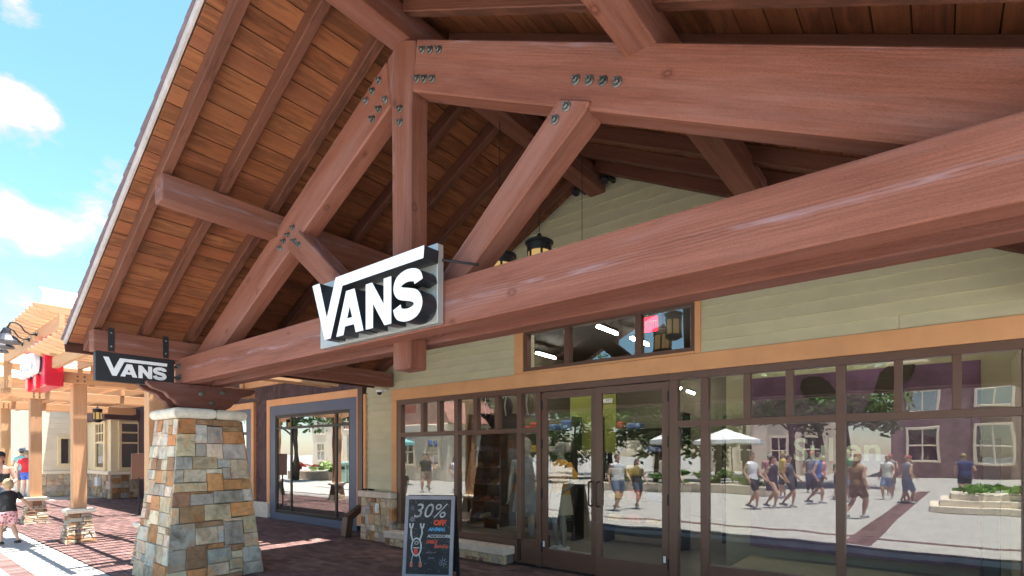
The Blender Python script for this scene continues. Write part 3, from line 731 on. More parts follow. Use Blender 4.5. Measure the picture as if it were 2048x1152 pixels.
def solid_letter(loops, strips, f3, depth, mats, name, parent):
    """a built-up letter: white face, dark returns. f3(x, z, d) places a face point d behind the face"""
    bm = bmesh.new()
    def wall(loop, rev=False):
        a = [bm.verts.new(f3(x, z_, 0.0)) for x, z_ in loop]; b = [bm.verts.new(f3(x, z_, depth)) for x, z_ in loop]
        for i in range(len(loop)):
            j = (i + 1) % len(loop); f = bm.faces.new((a[i], a[j], b[j], b[i])); f.material_index = 1
    if strips:
        lf, rt = strips
        for d_, mi in ((0.0, 0), (depth, 1)):
            for i in range(len(lf) - 1):
                f = bm.faces.new([bm.verts.new(f3(q[0], q[1], d_)) for q in (lf[i], lf[i + 1], rt[i + 1], rt[i])]); f.material_index = mi
        wall(lf + rt[::-1])
    else:
        from mathutils.geometry import tessellate_polygon
        allp = [p for l in loops for p in l]
        tri = tessellate_polygon([[Vector((x, z_, 0)) for x, z_ in l] for l in loops])
        for d_, mi in ((0.0, 0), (depth, 1)):
            vv = [bm.verts.new(f3(x, z_, d_)) for x, z_ in allp]
            for t_ in tri:
                f = bm.faces.new([vv[i] for i in t_]); f.material_index = mi
        for l in loops: wall(l)
    bmesh.ops.remove_doubles(bm, verts=bm.verts[:], dist=1e-5)
    bmesh.ops.recalc_face_normals(bm, faces=bm.faces[:])
    me = mesh_of(bm); me.materials.append(mats[0]); me.materials.append(mats[1])
    return obj(name, me, None, parent, None, (1, 1, 1))
M_RETURN = paint('letter_return', (.020, .022, .028), rough=.35, var=.05, bmp=0)
sg = thing('shop_sign', (-3.48, 2.6, 2.5), 'large silver panel sign with raised white VANS letters on the timber beam', 'sign')
box('sign_panel', (-4.235, 2.578, 2.528), (-2.745, 2.640, 3.092), M_PANEL, sg, .004)
f3 = lambda x, z_, d_: Vector((x, 2.44 + d_, z_))
for nm, lp, stp in (('letter_v', [LV], None), ('letter_a', [LA, LH], None), ('letter_n', [LN], None), ('letter_s', None, s_shape(-3.060, 2.535, .318, .368, .0445))):
    solid_letter(lp, stp, f3, .135, (M_WHITE, M_RETURN), nm, sg)
for x, z_ in ((-2.74, 2.98), (-4.0, 3.0)):
    bm = bmesh.new(); ring_tube(bm, [((x, 2.62, z_), .009), ((x + .16, 2.83, z_ - .01), .009)], 8); obj('stay_rod', mesh_of(bm), M_BLACK, sg)
# hanging blade sign
bs = thing('blade_sign', (-7.66, 2.18, 2.47), 'small black hanging sign with white VANS lettering below the left purlin', 'sign')
box('sign_box', (-7.76, 1.775, 2.470), (-7.662, 2.592, 2.822), M_BLACK, bs, .004, (.9, .9, 1.0))
kx, kz = (2.512 - 1.847) / (4.13 - 2.726), (2.756 - 2.54) / (3.027 - 2.545)
fb = lambda x, z_, d_: Vector((-7.654 - d_, 1.847 + (x + 4.13) * kx, 2.54 + (z_ - 2.545) * kz))
for nm, lp, stp in (('letter_v', [LV], None), ('letter_a', [LA, LH], None), ('letter_n', [LN], None), ('letter_s', None, s_shape(-3.060, 2.535, .318, .368, .0445))):
    solid_letter(lp, stp, fb, .0075, (M_WHITE, M_WHITE), nm, bs)
for y in (1.92, 2.49):
    st = box('strap', (-7.655, y - .032, 2.823), (-7.637, y + .032, 3.10), M_BLACK, bs, .002)
    for z_ in (3.04, 2.88):
        bm = bmesh.new(); lathe(bm, ((.010, 0), (.008, .006)), 8); obj('screw', mesh_of(bm), M_BOLT, st, Matrix.Translation((-7.637, y, z_)) @ Matrix.Rotation(rad(90), 4, 'Y'), (2.5, 2.5, 2.5))

# ================================================================== lanterns, flood lights, camera
M_AMBER = emit('lit_amber_glass', (.9, .58, .22), .16)
def lantern(loc, r_, h, label, group, rod):
    t_ = thing('hanging_lantern', loc, label, 'lantern', group)
    x, y, z_ = loc
    bm = bmesh.new(); lathe(bm, ((r_ * 1.0, 0), (r_ * 1.0, h * .14), (r_ * 1.16, h * .16), (r_ * 1.16, h * .19), (r_ * .9, h * .23), (r_ * .28, h * .27), (r_ * .16, h * .36)), 24, (0, 0, h * .5)); obj('hood', mesh_of(bm), M_BLACK, t_, Matrix.Translation(loc))
    bm = bmesh.new(); lathe(bm, ((r_ * .88, 0), (r_ * .88, h * .5)), 20); obj('glass_cylinder', mesh_of(bm, smooth=True), M_AMBER, t_, Matrix.Translation(loc))
    for k in range(6):
        a = k * math.pi / 3 + .3
        bm = box_bm(-.011, -.006, 0, .011, .006, h * .5); obj('bar', mesh_of(bm), M_BLACK, t_, Matrix.Translation((x + math.cos(a) * r_ * .95, y + math.sin(a) * r_ * .95, z_)) @ Matrix.Rotation(a + math.pi / 2, 4, 'Z'))
    bm = bmesh.new(); lathe(bm, ((r_ * .5, -.05), (r_ * 1.04, -.01), (r_ * 1.04, .03)), 20); obj('base_ring', mesh_of(bm), M_BLACK, t_, Matrix.Translation(loc))
    bm = bmesh.new(); ring_tube(bm, [((x, y, z_ + h * .8), .0035), ((x, y, rod), .0035)], 6); obj('rod', mesh_of(bm), M_BLACK, t_)
    return t_
gl_ = 'lanterns hung under the canopy'
lantern((-3.175, 4.40, 3.41), .125, .52, 'black lantern with amber glass whose cap shows most above the beam', gl_, 4.99)
lantern((-3.47, 4.12, 3.26), .15, .52, 'black lantern behind the strut foot, left of the tallest lantern', gl_, 4.99)
lantern((-2.74, 4.52, 3.17), .125, .52, 'black lantern of which only the finial shows above the beam, on the right', gl_, 4.6)
def flood(loc, label):
    t_ = thing('flood_light', loc, label, 'light', 'flood lights at the gable')
    bm = bmesh.new(); lathe(bm, ((.03, 0), (.045, .05), (.05, .10), (.046, .102)), 14); obj('lamp_head', mesh_of(bm), M_BLACK, t_, Matrix.Translation(loc) @ Matrix.Rotation(rad(150), 4, 'X'))
    box('mount', (loc[0] - .02, loc[1], loc[2] - .01), (loc[0] + .02, FY + .05, loc[2] + .05), M_BLACK, t_)
flood((-3.66, 5.93, 5.08), 'small black flood light left of the ridge beam on the olive gable')
flood((-3.24, 5.93, 5.10), 'small black flood light right of the ridge beam on the olive gable')
t_ = thing('security_camera', (-7.90, 6.0, 2.73), 'small white dome camera on the olive siding left of the window', 'camera')
bm = bmesh.new(); lathe(bm, ((.055, .03), (.06, .05), (.06, .07)), 16); obj('housing', mesh_of(bm), M_WHITE, t_, Matrix.Translation((-7.90, 5.99, 2.70)))
bm = bmesh.new(); lathe(bm, ((.01, -.02), (.03, -.012), (.04, .005), (.042, .032)), 16); obj('dome', mesh_of(bm, smooth=True), M_BLACK, t_, Matrix.Translation((-7.90, 5.99, 2.70)))
box('bracket', (-7.94, 6.02, 2.755), (-7.86, FY + .05, 2.79), M_WHITE, t_)

# ================================================================== sandwich board
def chalk_sign():
    yaw = rad(32)
    loc = Vector((-4.90, 4.50, 0))
    W0 = Matrix.Translation(loc) @ Matrix.Rotation(yaw, 4, 'Z')
    t_ = thing('sandwich_board', loc, 'grey-framed chalkboard stand reading 30% OFF beside the shop doors', 'sign')
    tilt = rad(-9)
    WF = W0 @ Matrix.Translation((0, -.20, 0)) @ Matrix.Rotation(tilt, 4, 'X')
    WB = W0 @ Matrix.Translation((0, .24, 0)) @ Matrix.Rotation(-tilt, 4, 'X')
    M_FR = paint('grey_wash_frame', (.30, .28, .31), rough=.7, var=.15, bmp=.3)
    M_BD = paint('chalkboard', (.035, .035, .038), rough=.85, var=.35, bmp=.1)
    w_, h_ = .62, 1.10
    for W, nm in ((WF, 'front'), (WB, 'back')):
        fr = None
        bm = bmesh.new()
        add_box(bm, -w_ / 2, -.016, 0, -w_ / 2 + .042, .016, h_); add_box(bm, w_ / 2 - .042, -.016, 0, w_ / 2, .016, h_)
        add_box(bm, -w_ / 2 + .042, -.015, h_ - .045, w_ / 2 - .042, .015, h_); add_box(bm, -w_ / 2 + .042, -.015, .105, w_ / 2 - .042, .015, .15)
        fr = obj('frame', mesh_of(bm), M_FR if nm == 'front' else M_BLACK, t_, W)
        if nm == 'front': bd = obj('board', mesh_of(box_bm(-w_ / 2 + .04, -.006, .148, w_ / 2 - .04, .006, h_ - .043)), M_BD, t_, W)
        else: obj('board', mesh_of(box_bm(-w_ / 2 + .04, -.006, .148, w_ / 2 - .04, .006, h_ - .043)), M_BLACK, t_, W)
    FW = lambda x, z_: WF @ Matrix.Translation((x, -.0075, z_)) @ Matrix.Rotation(rad(90), 4, 'X')
    CH = paint('chalk', (1, 1, 1), rough=.95, var=.25, bmp=0, dirt=.3)
    def chalk(txt, x, z_, size, c, shear=.15, bold=.0): obj('chalk_lettering', text_mesh(txt, size, .0008, shear, bold), CH, bd, FW(x, z_), c)
    chalk('30%', -.215, .835, .245, (.52, .50, .52), .28)
    chalk('OFF', .05, .745, .085, (.75, .10, .05), .2, .006)
    chalk('ANIMAL', -.01, .672, .058, (.12, .36, .62), .3, .003)
    chalk('ACCESSORIES', -.02, .592, .052, (.6, .6, .62), .2, .001)
    chalk('SMILE', -.03, .522, .055, (.55, .09, .06), .2, .003)
    chalk('Sandals', .07, .470, .060, (.60, .12, .08), .25, .002)
    chalk('while it', -.03, .40, .04, (.25, .2, .26), .2)
    chalk('lasts', .0, .335, .045, (.28, .22, .28), .3)
    def stroke(pts, r_, c, nm='chalk_drawing', closed=False):
        bm = bmesh.new(); n = len(pts)
        for i in range(n - (0 if closed else 1)):
            a = Vector(pts[i]); b = Vector(pts[(i + 1) % n]); d_ = (b - a).normalized(); nn = Vector((-d_.y, d_.x)) * r_
            a2 = a - d_ * r_ * .6; b2 = b + d_ * r_ * .6
            bm.faces.new([bm.verts.new((q.x, q.y, .0012 + i * 1e-5)) for q in (a2 - nn, b2 - nn, b2 + nn, a2 + nn)])
        obj(nm, mesh_of(bm), CH, bd, FW(0, 0), c)
    oc = (.55, .55, .57)
    el = lambda cx_, cz, rx, rz, n=22: [(cx_ + rx * math.cos(2 * math.pi * k / n), cz + rz * math.sin(2 * math.pi * k / n)) for k in range(n)]
    stroke(el(-.150, .475, .060, .105), .0085, oc, closed=True)
    stroke([(-.20, .555), (-.222, .62), (-.225, .70)], .010, oc); stroke([(-.11, .56), (-.085, .64), (-.090, .71)], .010, oc)
    for cx_ in (-.225, -.088):
        stroke([(cx_ - .02, .755), (cx_ - .012, .71), (cx_ + .012, .71), (cx_ + .022, .755)], .010, oc)
    stroke([(-.185, .385), (-.20, .33), (-.205, .29)], .007, (.42, .42, .44)); stroke([(-.115, .385), (-.095, .33), (-.090, .29)], .007, (.42, .42, .44))
    for cx_ in (-.205, -.090): stroke([(cx_, .285), (cx_, .245)], .017, (.62, .16, .13))
    stroke([(-.155, .44), (-.152, .39)], .024, (.65, .09, .05)); stroke([(-.185, .465), (-.115, .465)], .006, oc)
    stroke(el(-.15, .525, .022, .018, 10), .004, oc, closed=True)
    def burst(cx_, cz, r_, c):
        for k in range(8):
            a = k * math.pi / 4 + .2; stroke([(cx_ + .3 * r_ * math.cos(a), cz + .3 * r_ * math.sin(a)), (cx_ + r_ * math.cos(a), cz + r_ * math.sin(a))], .003, c)
    burst(-.215, .81, .035, (.4, .4, .42)); burst(.19, .30, .05, (.30, .33, .45)); burst(-.22, .95, .03, (.2, .19, .22))
    bm = bmesh.new()
    for k in range(170):
        x, z_ = random.uniform(-.255, .255), random.uniform(.165, 1.04)
        a = random.uniform(0, 3.14); l_, h2 = random.uniform(.003, .007), .0016
        d_ = Vector((math.cos(a), math.sin(a))) * l_; nn = Vector((-math.sin(a), math.cos(a))) * h2; p_ = Vector((x, z_))
        bm.faces.new([bm.verts.new((q.x, q.y, .0008)) for q in (p_ - d_ - nn, p_ + d_ - nn, p_ + d_ + nn, p_ - d_ + nn)])
    o = obj('chalk_flecks', mesh_of(bm), CH, bd, FW(0, 0), (.42, .38, .36)); o['kind'] = 'stuff'
    bm = bmesh.new(); ring_tube(bm, [(W0 @ Vector((.29, -.05, .45)), .004), (W0 @ Vector((.29, .09, .45)), .004)], 6); obj('spreader', mesh_of(bm), M_BLACK, t_)
chalk_sign()
# ================================================================== neighbouring shop, set back a little
NY = 6.55
nb = thing('neighbour_shop', (-14, NY, 0), 'purple-brown shingled shop front with blue framed window left of the olive shop', 'building')
def nbox(name, c0, c1, mat, bev=.004, color=None, parent=None): return box(name, c0, c1, mat, parent or nb, bev, color)
nbox('wall', (-24, NY + .08, 2.66), (-8.52, NY + .3, 4.6), M_SHAKE, bev=0)
nbox('wall', (-13.98, NY + .08, 0), (-13.0, NY + .3, 2.659), M_SHAKE, bev=0)
nbox('wall', (-9.42, NY + .08, 0), (-8.52, NY + .3, 2.659), M_SHAKE, bev=0)
nbox('wall', (-24, NY + .08, 0), (-16.2, NY + .3, 2.659), M_SHAKE, bev=0)
shk = [mesh_of(box_bm(0, -.016, 0, w_, 0, .22, bev=.003)) for w_ in (.10, .13, .16)]
def shakes(x0, x1, z0, z1):
    z_ = z0; r_ = 0
    while z_ < z1:
        x = x0
        while x < x1 - .06:
            i = random.randrange(3); w_ = (.10, .13, .16)[i]; k = random.uniform(.7, 1.35)
            obj('shake', shk[i], M_SHAKE, nb, Matrix.Translation((x, NY + .078, z_)) @ Matrix.Rotation(rad(-4.2), 4, 'X') @ Matrix.Translation((0, 0, random.uniform(-.006, .006))), (k, k * .96, k * random.uniform(.95, 1.1)))
            x += w_ + .006
        z_ += .19
shakes(-14.0, -8.9, 2.98, 3.5); shakes(-13.90, -13.24, .42, 2.9); shakes(-9.22, -8.92, .3, 2.9)
def nt_(x0, z0, x1, z1, mat=M_TRIM, y=NY, th=.09, n='trim_board', c=(1.18, 1.15, 1.15)): return nbox(n, (x0, y, z0), (x1, y + th, z1), mat, .003, c)
nt_(-13.22, 2.80, -9.23, 2.965); nt_(-13.22, .12, -13.06, 2.799); nt_(-9.40, .12, -9.23, 2.799)
nt_(-16.3, 2.80, -13.92, 2.965); nt_(-14.06, .40, -13.92, 2.799)
bl = lambda x0, z0, x1, z1: nt_(x0, z0, x1, z1, M_BLUE, NY + .012, .09, 'window_surround', (1, 1, 1))
bl(-13.055, 2.56, -9.405, 2.798); bl(-13.055, .0, -9.405, .165); bl(-13.055, .166, -12.80, 2.559); bl(-9.66, .166, -9.405, 2.559)
dk = lambda x0, z0, x1, z1: nbox('mullion', (x0, NY + .03, z0), (x1, NY + .085, z1), M_DARK, .002)
dk(-12.80, 2.49, -9.66, 2.558); dk(-12.80, .166, -9.66, .235)
for x in (-12.77, -12.09, -10.20, -9.69): dk(x - .03, .236, x + .03, 2.489)
for a, b in ((-12.74, -12.12), (-12.06, -10.23), (-10.17, -9.72)):
    dk(a, 2.215, b, 2.27); nbox('pane', (a, NY + .05, .235), (b, NY + .058, 2.215), M_GLASS2, 0); nbox('pane', (a, NY + .05, 2.27), (b, NY + .058, 2.49), M_GLASS2, 0)
# door bay further on
bl(-16.25, 2.60, -14.065, 2.798); bl(-14.30, .0, -14.065, 2.599)
for x in (-15.9, -15.1, -14.34): dk(x - .05, .02, x + .05, 2.599)
for a, b in ((-15.85, -15.15), (-15.05, -14.39)):
    dk(a, 2.12, b, 2.20); dk(a, .02, b, .2); nbox('pane', (a, NY + .05, .2), (b, NY + .058, 2.12), M_GLASS2, 0); nbox('pane', (a, NY + .05, 2.2), (b, NY + .058, 2.6), M_GLASS2, 0)
nbox('plinth', (-14.05, NY - .06, 0), (-13.07, NY + .07, .385), M_CAP, .02, (1.1, 1.1, 1.1))
nbox('interior_wall', (-20, 9.2, 0), (-8.6, 9.4, 4.2), M_INWALL, 0, (.6, .6, .6)); nbox('interior_ceiling', (-20, NY + .31, 3.3), (-8.6, 9.19, 3.4), M_INWALL, 0, (.4, .4, .4)); nbox('interior_floor', (-20, NY + .1, -.1), (-8.6, 9.19, .0), M_INFLOOR, 0)
nbox('roof', (-24, 5.15, 4.3), (-8.56, 9.6, 4.45), M_SHING, .01)
# down pipe with its kick-out shoe
dp = thing('drain_pipe', (-8.90, 6.38, 0), 'brown square drain pipe with kicked-out shoe between the two shops', 'drain pipe')
def pipe(name, pts, s, mat=M_FRAME):
    for a, b in zip(pts, pts[1:]): timber(name, a, b, s, s * .8, mat, dp, bev=.008, color=(.8, .78, .8))
pipe('pipe', [(-8.93, 6.36, 3.0), (-8.93, 6.36, .56)], .16)
pipe('elbow', [(-8.93, 6.36, .57), (-8.93, 6.02, .36)], .15); pipe('shoe', [(-8.93, 6.03, .38), (-8.93, 5.98, .01)], .17)
prism('leader_head', [(-9.05, 3.0), (-8.81, 3.0), (-8.77, 3.22), (-9.09, 3.22)], 6.28, 6.46, 0, M_FRAME, dp, bev=.006)
for z_ in (2.3, 1.3): box('pipe_strap', (-9.0, 6.305, z_), (-8.86, 6.54, z_ + .035), M_FRAME, dp)

# ================================================================== pergola along the walk
pg = thing('pergola', (-14, 3.5, 0), 'long tan timber pergola with scrolled slats on stone pedestals beside the shops', 'pergola')
POSTS = [(-8.98, 2.78), (-12.30, 2.60), (-16.30, 2.65), (-20.4, 2.68)]
for ip, (px_, py_) in enumerate(POSTS):
    po = timber('post', (px_, py_, .60), (px_, py_, 2.885), .205, .205, M_TAN, pg, bev=.012, up=(0, 1, 0))
    # pedestal
    bm = bmesh.new(); hb, ht = .205, .135
    vb = [bm.verts.new((px_ + sx * hb, py_ + sy * hb, -.01)) for sx, sy in ((-1, -1), (1, -1), (1, 1), (-1, 1))]; vt = [bm.verts.new((px_ + sx * ht, py_ + sy * ht, .53)) for sx, sy in ((-1, -1), (1, -1), (1, 1), (-1, 1))]
    bm.faces.new(vb[::-1]); bm.faces.new(vt)
    for i in range(4): bm.faces.new((vb[i], vb[(i + 1) % 4], vt[(i + 1) % 4], vt[i]))
    pd = obj('pedestal', mesh_of(bm), M_MORTAR, pg)
    if ip < 3:
        for fc in ((1, 0), (0, -1)):
            sx, sy = fc
            def PP(u, v):
                h = hb + .018 + (ht - hb) * v; a = -h + 2 * h * u; z_ = .53 * v
                return Vector((px_ + h, py_ + a, z_)) if sx else Vector((px_ + a, py_ - h, z_))
            nn = Vector((sx, sy, .16)).normalized(); v = 0
            while v < .97:
                v1 = min(1, v + random.uniform(.07, .15)); u = 0
                if v1 > .93: v1 = 1
                while u < 1:
                    u1 = u + random.uniform(.25, .6)
                    if u1 > .85: u1 = 1
                    stone_on(pd, PP, nn, (u, v, u1, v1), random.choice('ttgbylwp'), depth=.04, gap=.002)
                    u = u1
                v = v1
    cap_block(pg, px_ - .215, px_ + .215, py_ - .215, py_ + .215, .531, .612, (1.1, 1.08, 1.05))
def scroll_beam(name, y0, y1, z0, z1, x0, x1, drop=.10, color=None):
    h = z1 - z0
    e = [(y0, z1), (y0, z1 - h * .42), (y0 + drop * .5, z1 - h * .46), (y0 + drop * 1.3, z1 - h * .58), (y0 + drop * 2.2, z0 + h * .22), (y0 + drop * 3.2, z0 + h * .05), (y0 + drop * 4, z0)]
    return prism(name, e + [(y1, z0), (y1, z1)], x0, x1, 0, M_TAN, pg, bev=.004, plane='YZ', color=color)
for px_, py_ in POSTS:
    for s in (-1, 1):
        xa = px_ + s * .135
        cb = scroll_beam('cross_beam', py_ - .57, 5.75, 2.88, 3.08, xa - .03, xa + .03)
        if s > 0:
            for dy, dz in ((-.05, .05), (.05, .05), (-.05, .13), (.05, .13)):
                bm = bmesh.new(); lathe(bm, ((.016, -.01), (.016, .008), (.012, .012)), 8); obj('bolt', mesh_of(bm), M_BOLT, cb, Matrix.Translation((xa + .03, py_ + dy, 2.88 + dz)) @ Matrix.Rotation(rad(90), 4, 'Y'), (.8, .7, .5))
def lbeam(y, x0, x1, z0, z1): return timber('long_beam', (x0, y, (z0 + z1) / 2), (x1, y, (z0 + z1) / 2), .075, z1 - z0, M_TAN, pg)
for y in (2.18, 2.85, 3.50, 4.30, 5.60):
    lbeam(y, -12.50, -8.55, 3.083, 3.268); lbeam(y, -24.5, -16.10, 3.083, 3.268)
for y in (2.18, 3.50, 5.60): lbeam(y, -16.55, -11.35, 3.68, 3.925)
for px_, py_ in POSTS[1:3]:
    for y in (2.18, 5.60): timber('short_post', (px_, y, 3.082), (px_, y, 3.679), .13, .13, M_TAN, pg, up=(0, 1, 0))
    scroll_beam('cross_beam', 1.98, 5.8, 3.52, 3.678, px_ - .10, px_ - .04)
sl = 0
x = -8.70
while x > -24.3:
    if x > -12.05 or x < -16.6: scroll_beam('slat', 1.84, 5.72, 3.270, 3.395, x - .028, x + .028, .07)
    x -= .30
x = -11.38
while x > -16.6:
    scroll_beam('slat', 1.82, 5.72, 3.927, 4.055, x - .028, x + .028, .07); x -= .30

# red block sign hung from the pergola
rs = thing('block_sign', (-12.6, 2.2, 2.75), 'red square block sign with raised white letters hung from the pergola', 'sign')
M_RED = paint('red_enamel', (.62, .012, .035), rough=.28, var=.04, bmp=0)
M_PINK = paint('pink_red_enamel', (.70, .05, .11), rough=.28, var=.04, bmp=0)
box('sign_box', (-13.42, 2.06, 2.78), (-11.86, 2.30, 3.62), M_RED, rs, .01)
box('face_panel', (-13.40, 2.047, 2.80), (-11.88, 2.0598, 3.60), M_PINK, rs, .004)
me = text_mesh('LEGO', .50, .05, .12, .022)
obj('letters', me, M_WHITE, rs, Matrix.Translation((-13.36, 2.0, 3.02)) @ Matrix.Rotation(rad(90), 4, 'X'), (1, 1, 1))
me = text_mesh('LEGO', .50, .012, .12, .040)
obj('letter_outline', me, M_BLACK, rs, Matrix.Translation((-13.36, 2.032, 3.02)) @ Matrix.Rotation(rad(90), 4, 'X'))
for x in (-13.0, -12.3):
    bm = bmesh.new(); lathe(bm, ((.13, 0), (.13, .05), (.11, .06)), 18); obj('stud', mesh_of(bm), M_RED, rs, Matrix.Translation((x, 2.05, 2.88)) @ Matrix.Rotation(rad(90), 4, 'X'), (1.3, 1.5, 1))
for x in (-13.2, -12.1): box('hanger', (x - .015, 2.16, 3.62), (x + .015, 2.19, 3.69), M_BLACK, rs)
# goose-neck lamps
for k, (x, lb) in enumerate(((-13.05, 'nearest of three black goose-neck lamps on the raised pergola beam'), (-13.70, 'middle one of three black goose-neck lamps on the raised pergola beam'), (-14.35, 'farthest of three black goose-neck lamps on the raised pergola beam'))):
    gn = thing('gooseneck_lamp', (x, 2.14, 3.82), lb, 'lamp', 'goose-neck lamps on the pergola')
    bm = bmesh.new(); p_ = [((x, 2.142, 3.83), .016), ((x, 2.05, 3.82), .014), ((x, 1.98, 3.85), .014), ((x, 1.92, 3.95), .014), ((x, 1.85, 4.0), .014), ((x, 1.78, 3.98), .014), ((x, 1.75, 3.90), .014), ((x, 1.74, 3.84), .014)]
    ring_tube(bm, p_, 8); obj('arm', mesh_of(bm, smooth=True), M_BLACK, gn)
    bm = bmesh.new(); lathe(bm, ((.05, 0), (.05, .02)), 14); obj('rosette', mesh_of(bm), M_BLACK, gn, Matrix.Translation((x, 2.144, 3.83)) @ Matrix.Rotation(rad(90), 4, 'X'))
    bm = bmesh.new(); lathe(bm, ((.20, 0), (.19, .03), (.12, .12), (.06, .16), (.05, .24), (.03, .25)), 20); obj('shade', mesh_of(bm, smooth=False), M_BLACK, gn, Matrix.Translation((x, 1.74, 3.61)), (1.6, 1.7, 1.9))
lantern((-17.0, 3.98, 2.48), .10, .42, 'amber lantern hung under the pergola in front of the bay window', None, 3.09)
tagp = thing('menu_stand', (-16.2, 4.66, 0), 'thin dark stand on the brick walk left of the near pergola post', 'stand')
bm = bmesh.new(); ring_tube(bm, [((-16.2, 4.66, 0), .02), ((-16.2, 4.66, 1.0), .02)], 8); obj('pole', mesh_of(bm), M_BLACK, tagp)
box('panel', (-16.24, 4.50, .95), (-16.20, 4.80, 1.62), M_FRAME, tagp); bm = bmesh.new(); lathe(bm, ((.16, 0), (.15, .02), (.03, .03)), 16); obj('foot', mesh_of(bm), M_BLACK, tagp, Matrix.Translation((-16.2, 4.66, 0)))

# ================================================================== cream building that closes the walk
fb_ = thing('cream_building', (-26, 6, 0), 'cream sided building with stone base and bay window at the end of the walk', 'building')
def fbox(name, c0, c1, mat, bev=.004, color=None, parent=None): return box(name, c0, c1, mat, parent or fb_, bev, color)
FXW, FXB = -26.15, -23.15
fbox('wall', (FXW - .3, 4.30, 0), (FXW - .02, 11, 4.6), M_CREAM, 0); fbox('wall', (-36, 4.30, 0), (FXW - .301, 4.5, 4.6), M_CREAM, 0)
z_ = .98
while z_ < 4.5:
    fbox('siding_board', (FXW - .03, 4.28, z_), (FXW, 6.02, z_ + .195), M_CREAM, .004, (random.uniform(.95, 1.05),) * 3); z_ += .20
fbox('sill_band', (FXW - .03, 4.26, .86), (FXW + .05, 6.0, .975), M_CREAM, .01, (1.1, 1.1, 1.1))
def x_stones(parent, x, y0, y1, z0, z1, amin, keys):
    P = lambda u, v: Vector((x, y0 + (y1 - y0) * u, z0 + (z1 - z0) * v)); asp = (y1 - y0) / (z1 - z0)
    for (u0, v0, u1, v1) in split_rect(0, 0, asp, 1, amin): stone_on(parent, P, Vector((1, 0, 0)), (u0 / asp, v0, u1 / asp, v1), random.choice(keys))
x_stones(fb_, FXW, 4.28, 6.02, 0, .86, .12, 'tbtogyu')
fbox('corner_board', (FXW - .02, 5.98, 0), (FXW + .04, 6.14, 3.0), M_SHAKE)
def sash(x, y0, y1, z0, z1, bars_z=(), bars_y=()):
    w_ = fbox('window', (x, y0, z0), (x + .03, y1, z1), M_DARK, 0)
    f = .09
    for c0, c1 in (((x - .01, y0 - f, z0 - f), (x + .07, y1 + f, z0)), ((x - .01, y0 - f, z1), (x + .07, y1 + f, z1 + f)), ((x - .01, y0 - f, z0 + .001), (x + .069, y0, z1 - .001)), ((x - .01, y1, z0 + .001), (x + .069, y1 + f, z1 - .001))): fbox('window_frame', c0, c1, M_CREAMTRIM, .006, None, w_)
    fbox('pane', (x + .032, y0, z0), (x + .038, y1, z1), M_GLASS2, 0, None, w_)
    for z1_ in bars_z: fbox('glazing_bar', (x + .040, y0, z1_ - .03), (x + .062, y1, z1_ + .03), M_CREAMTRIM, .003, None, w_)
    for yb in bars_y: fbox('glazing_bar', (x + .039, yb - .02, bars_z[0]), (x + .060, yb + .02, z1), M_CREAMTRIM, .003, None, w_)
    return w_
sash(FXW, 4.98, 5.62, 1.25, 2.20)
# bay: a box standing out of the wall
fbox('bay_wall', (FXW, 5.80, .9), (FXB, 7.6, 2.86), M_CREAMTRIM, .01, (1.0, 1.05, 1.15)); fbox('bay_base', (FXW, 5.82, 0), (FXB - .05, 7.6, .88), M_MORTAR, 0)
x_stones(fb_, FXB - .03, 5.80, 7.6, 0, .86, .10, 'tbtogyu')
Pb = lambda u, v: Vector((FXW + (FXB - FXW) * u, 5.80, .86 * v))
for (u0, v0, u1, v1) in split_rect(0, 0, 3.4, 1, .10): stone_on(fb_, Pb, Vector((0, -1, 0)), (u0 / 3.4, v0, u1 / 3.4, v1), random.choice('tbtogyul'))
fbox('bay_sill', (FXW, 5.70, .865), (FXB + .10, 7.6, .99), M_CREAM, .012, (1.1, 1.1, 1.1)); fbox('bay_roof', (FXW, 5.55, 2.862), (FXB + .22, 7.7, 3.22), M_SHAKE, .03, (1.3, 1.2, 1.2))
sash(FXB, 6.12, 6.62, 1.13, 2.72, (2.02, 2.40))
wy = fbox('window', (-24.75, 5.78, 1.13), (-23.75, 5.80, 2.72), M_DARK, 0); fbox('pane', (-24.75, 5.77, 1.13), (-23.75, 5.778, 2.72), M_GLASS2, 0, None, wy)
for c0, c1 in (((-24.95, 5.72, 1.0), (-24.752, 5.80, 2.82)), ((-23.748, 5.72, 1.0), (-23.55, 5.80, 2.82)), ((-24.75, 5.73, 2.72), (-23.75, 5.80, 2.82)), ((-24.75, 5.73, 1.0), (-23.75, 5.80, 1.13)), ((-24.75, 5.735, 2.0), (-23.75, 5.769, 2.08)), ((-24.75, 5.737, 2.36), (-23.75, 5.768, 2.42)), ((-24.46, 5.738, 2.0), (-24.40, 5.767, 2.72)), ((-24.10, 5.738, 2.0), (-24.04, 5.767, 2.72))): fbox('glazing_bar', c0, c1, M_CREAMTRIM, .004, None, wy)
fbox('utility_box', (-24.6, 5.66, .42), (-24.25, 5.79, .75), M_WHITE, .01)
prism('roof', [(-23.6, 4.35), (-29.5, 8.6), (-35.5, 4.35)], 5.05, 13, 0, M_CAP, fb_, bev=0, color=(1.35, 1.35, 1.35))
nrow = 26
for i in range(nrow):
    t0, t1 = i / nrow, (i + 1) / nrow
    a = Vector((-23.45 - 6.05 * t0, 4.30 + 4.3 * t0)); b = Vector((-23.45 - 6.05 * t1, 4.30 + 4.3 * t1))
    prism('shingle_course', [(a.x + .02, a.y + .03), (a.x + .05, a.y + .11), (b.x + .03, b.y + .06)], 4.95 + random.uniform(-.03, .03), 13.05, 0, M_CAP, fb_, bev=0, color=(1.3, 1.3, 1.32))
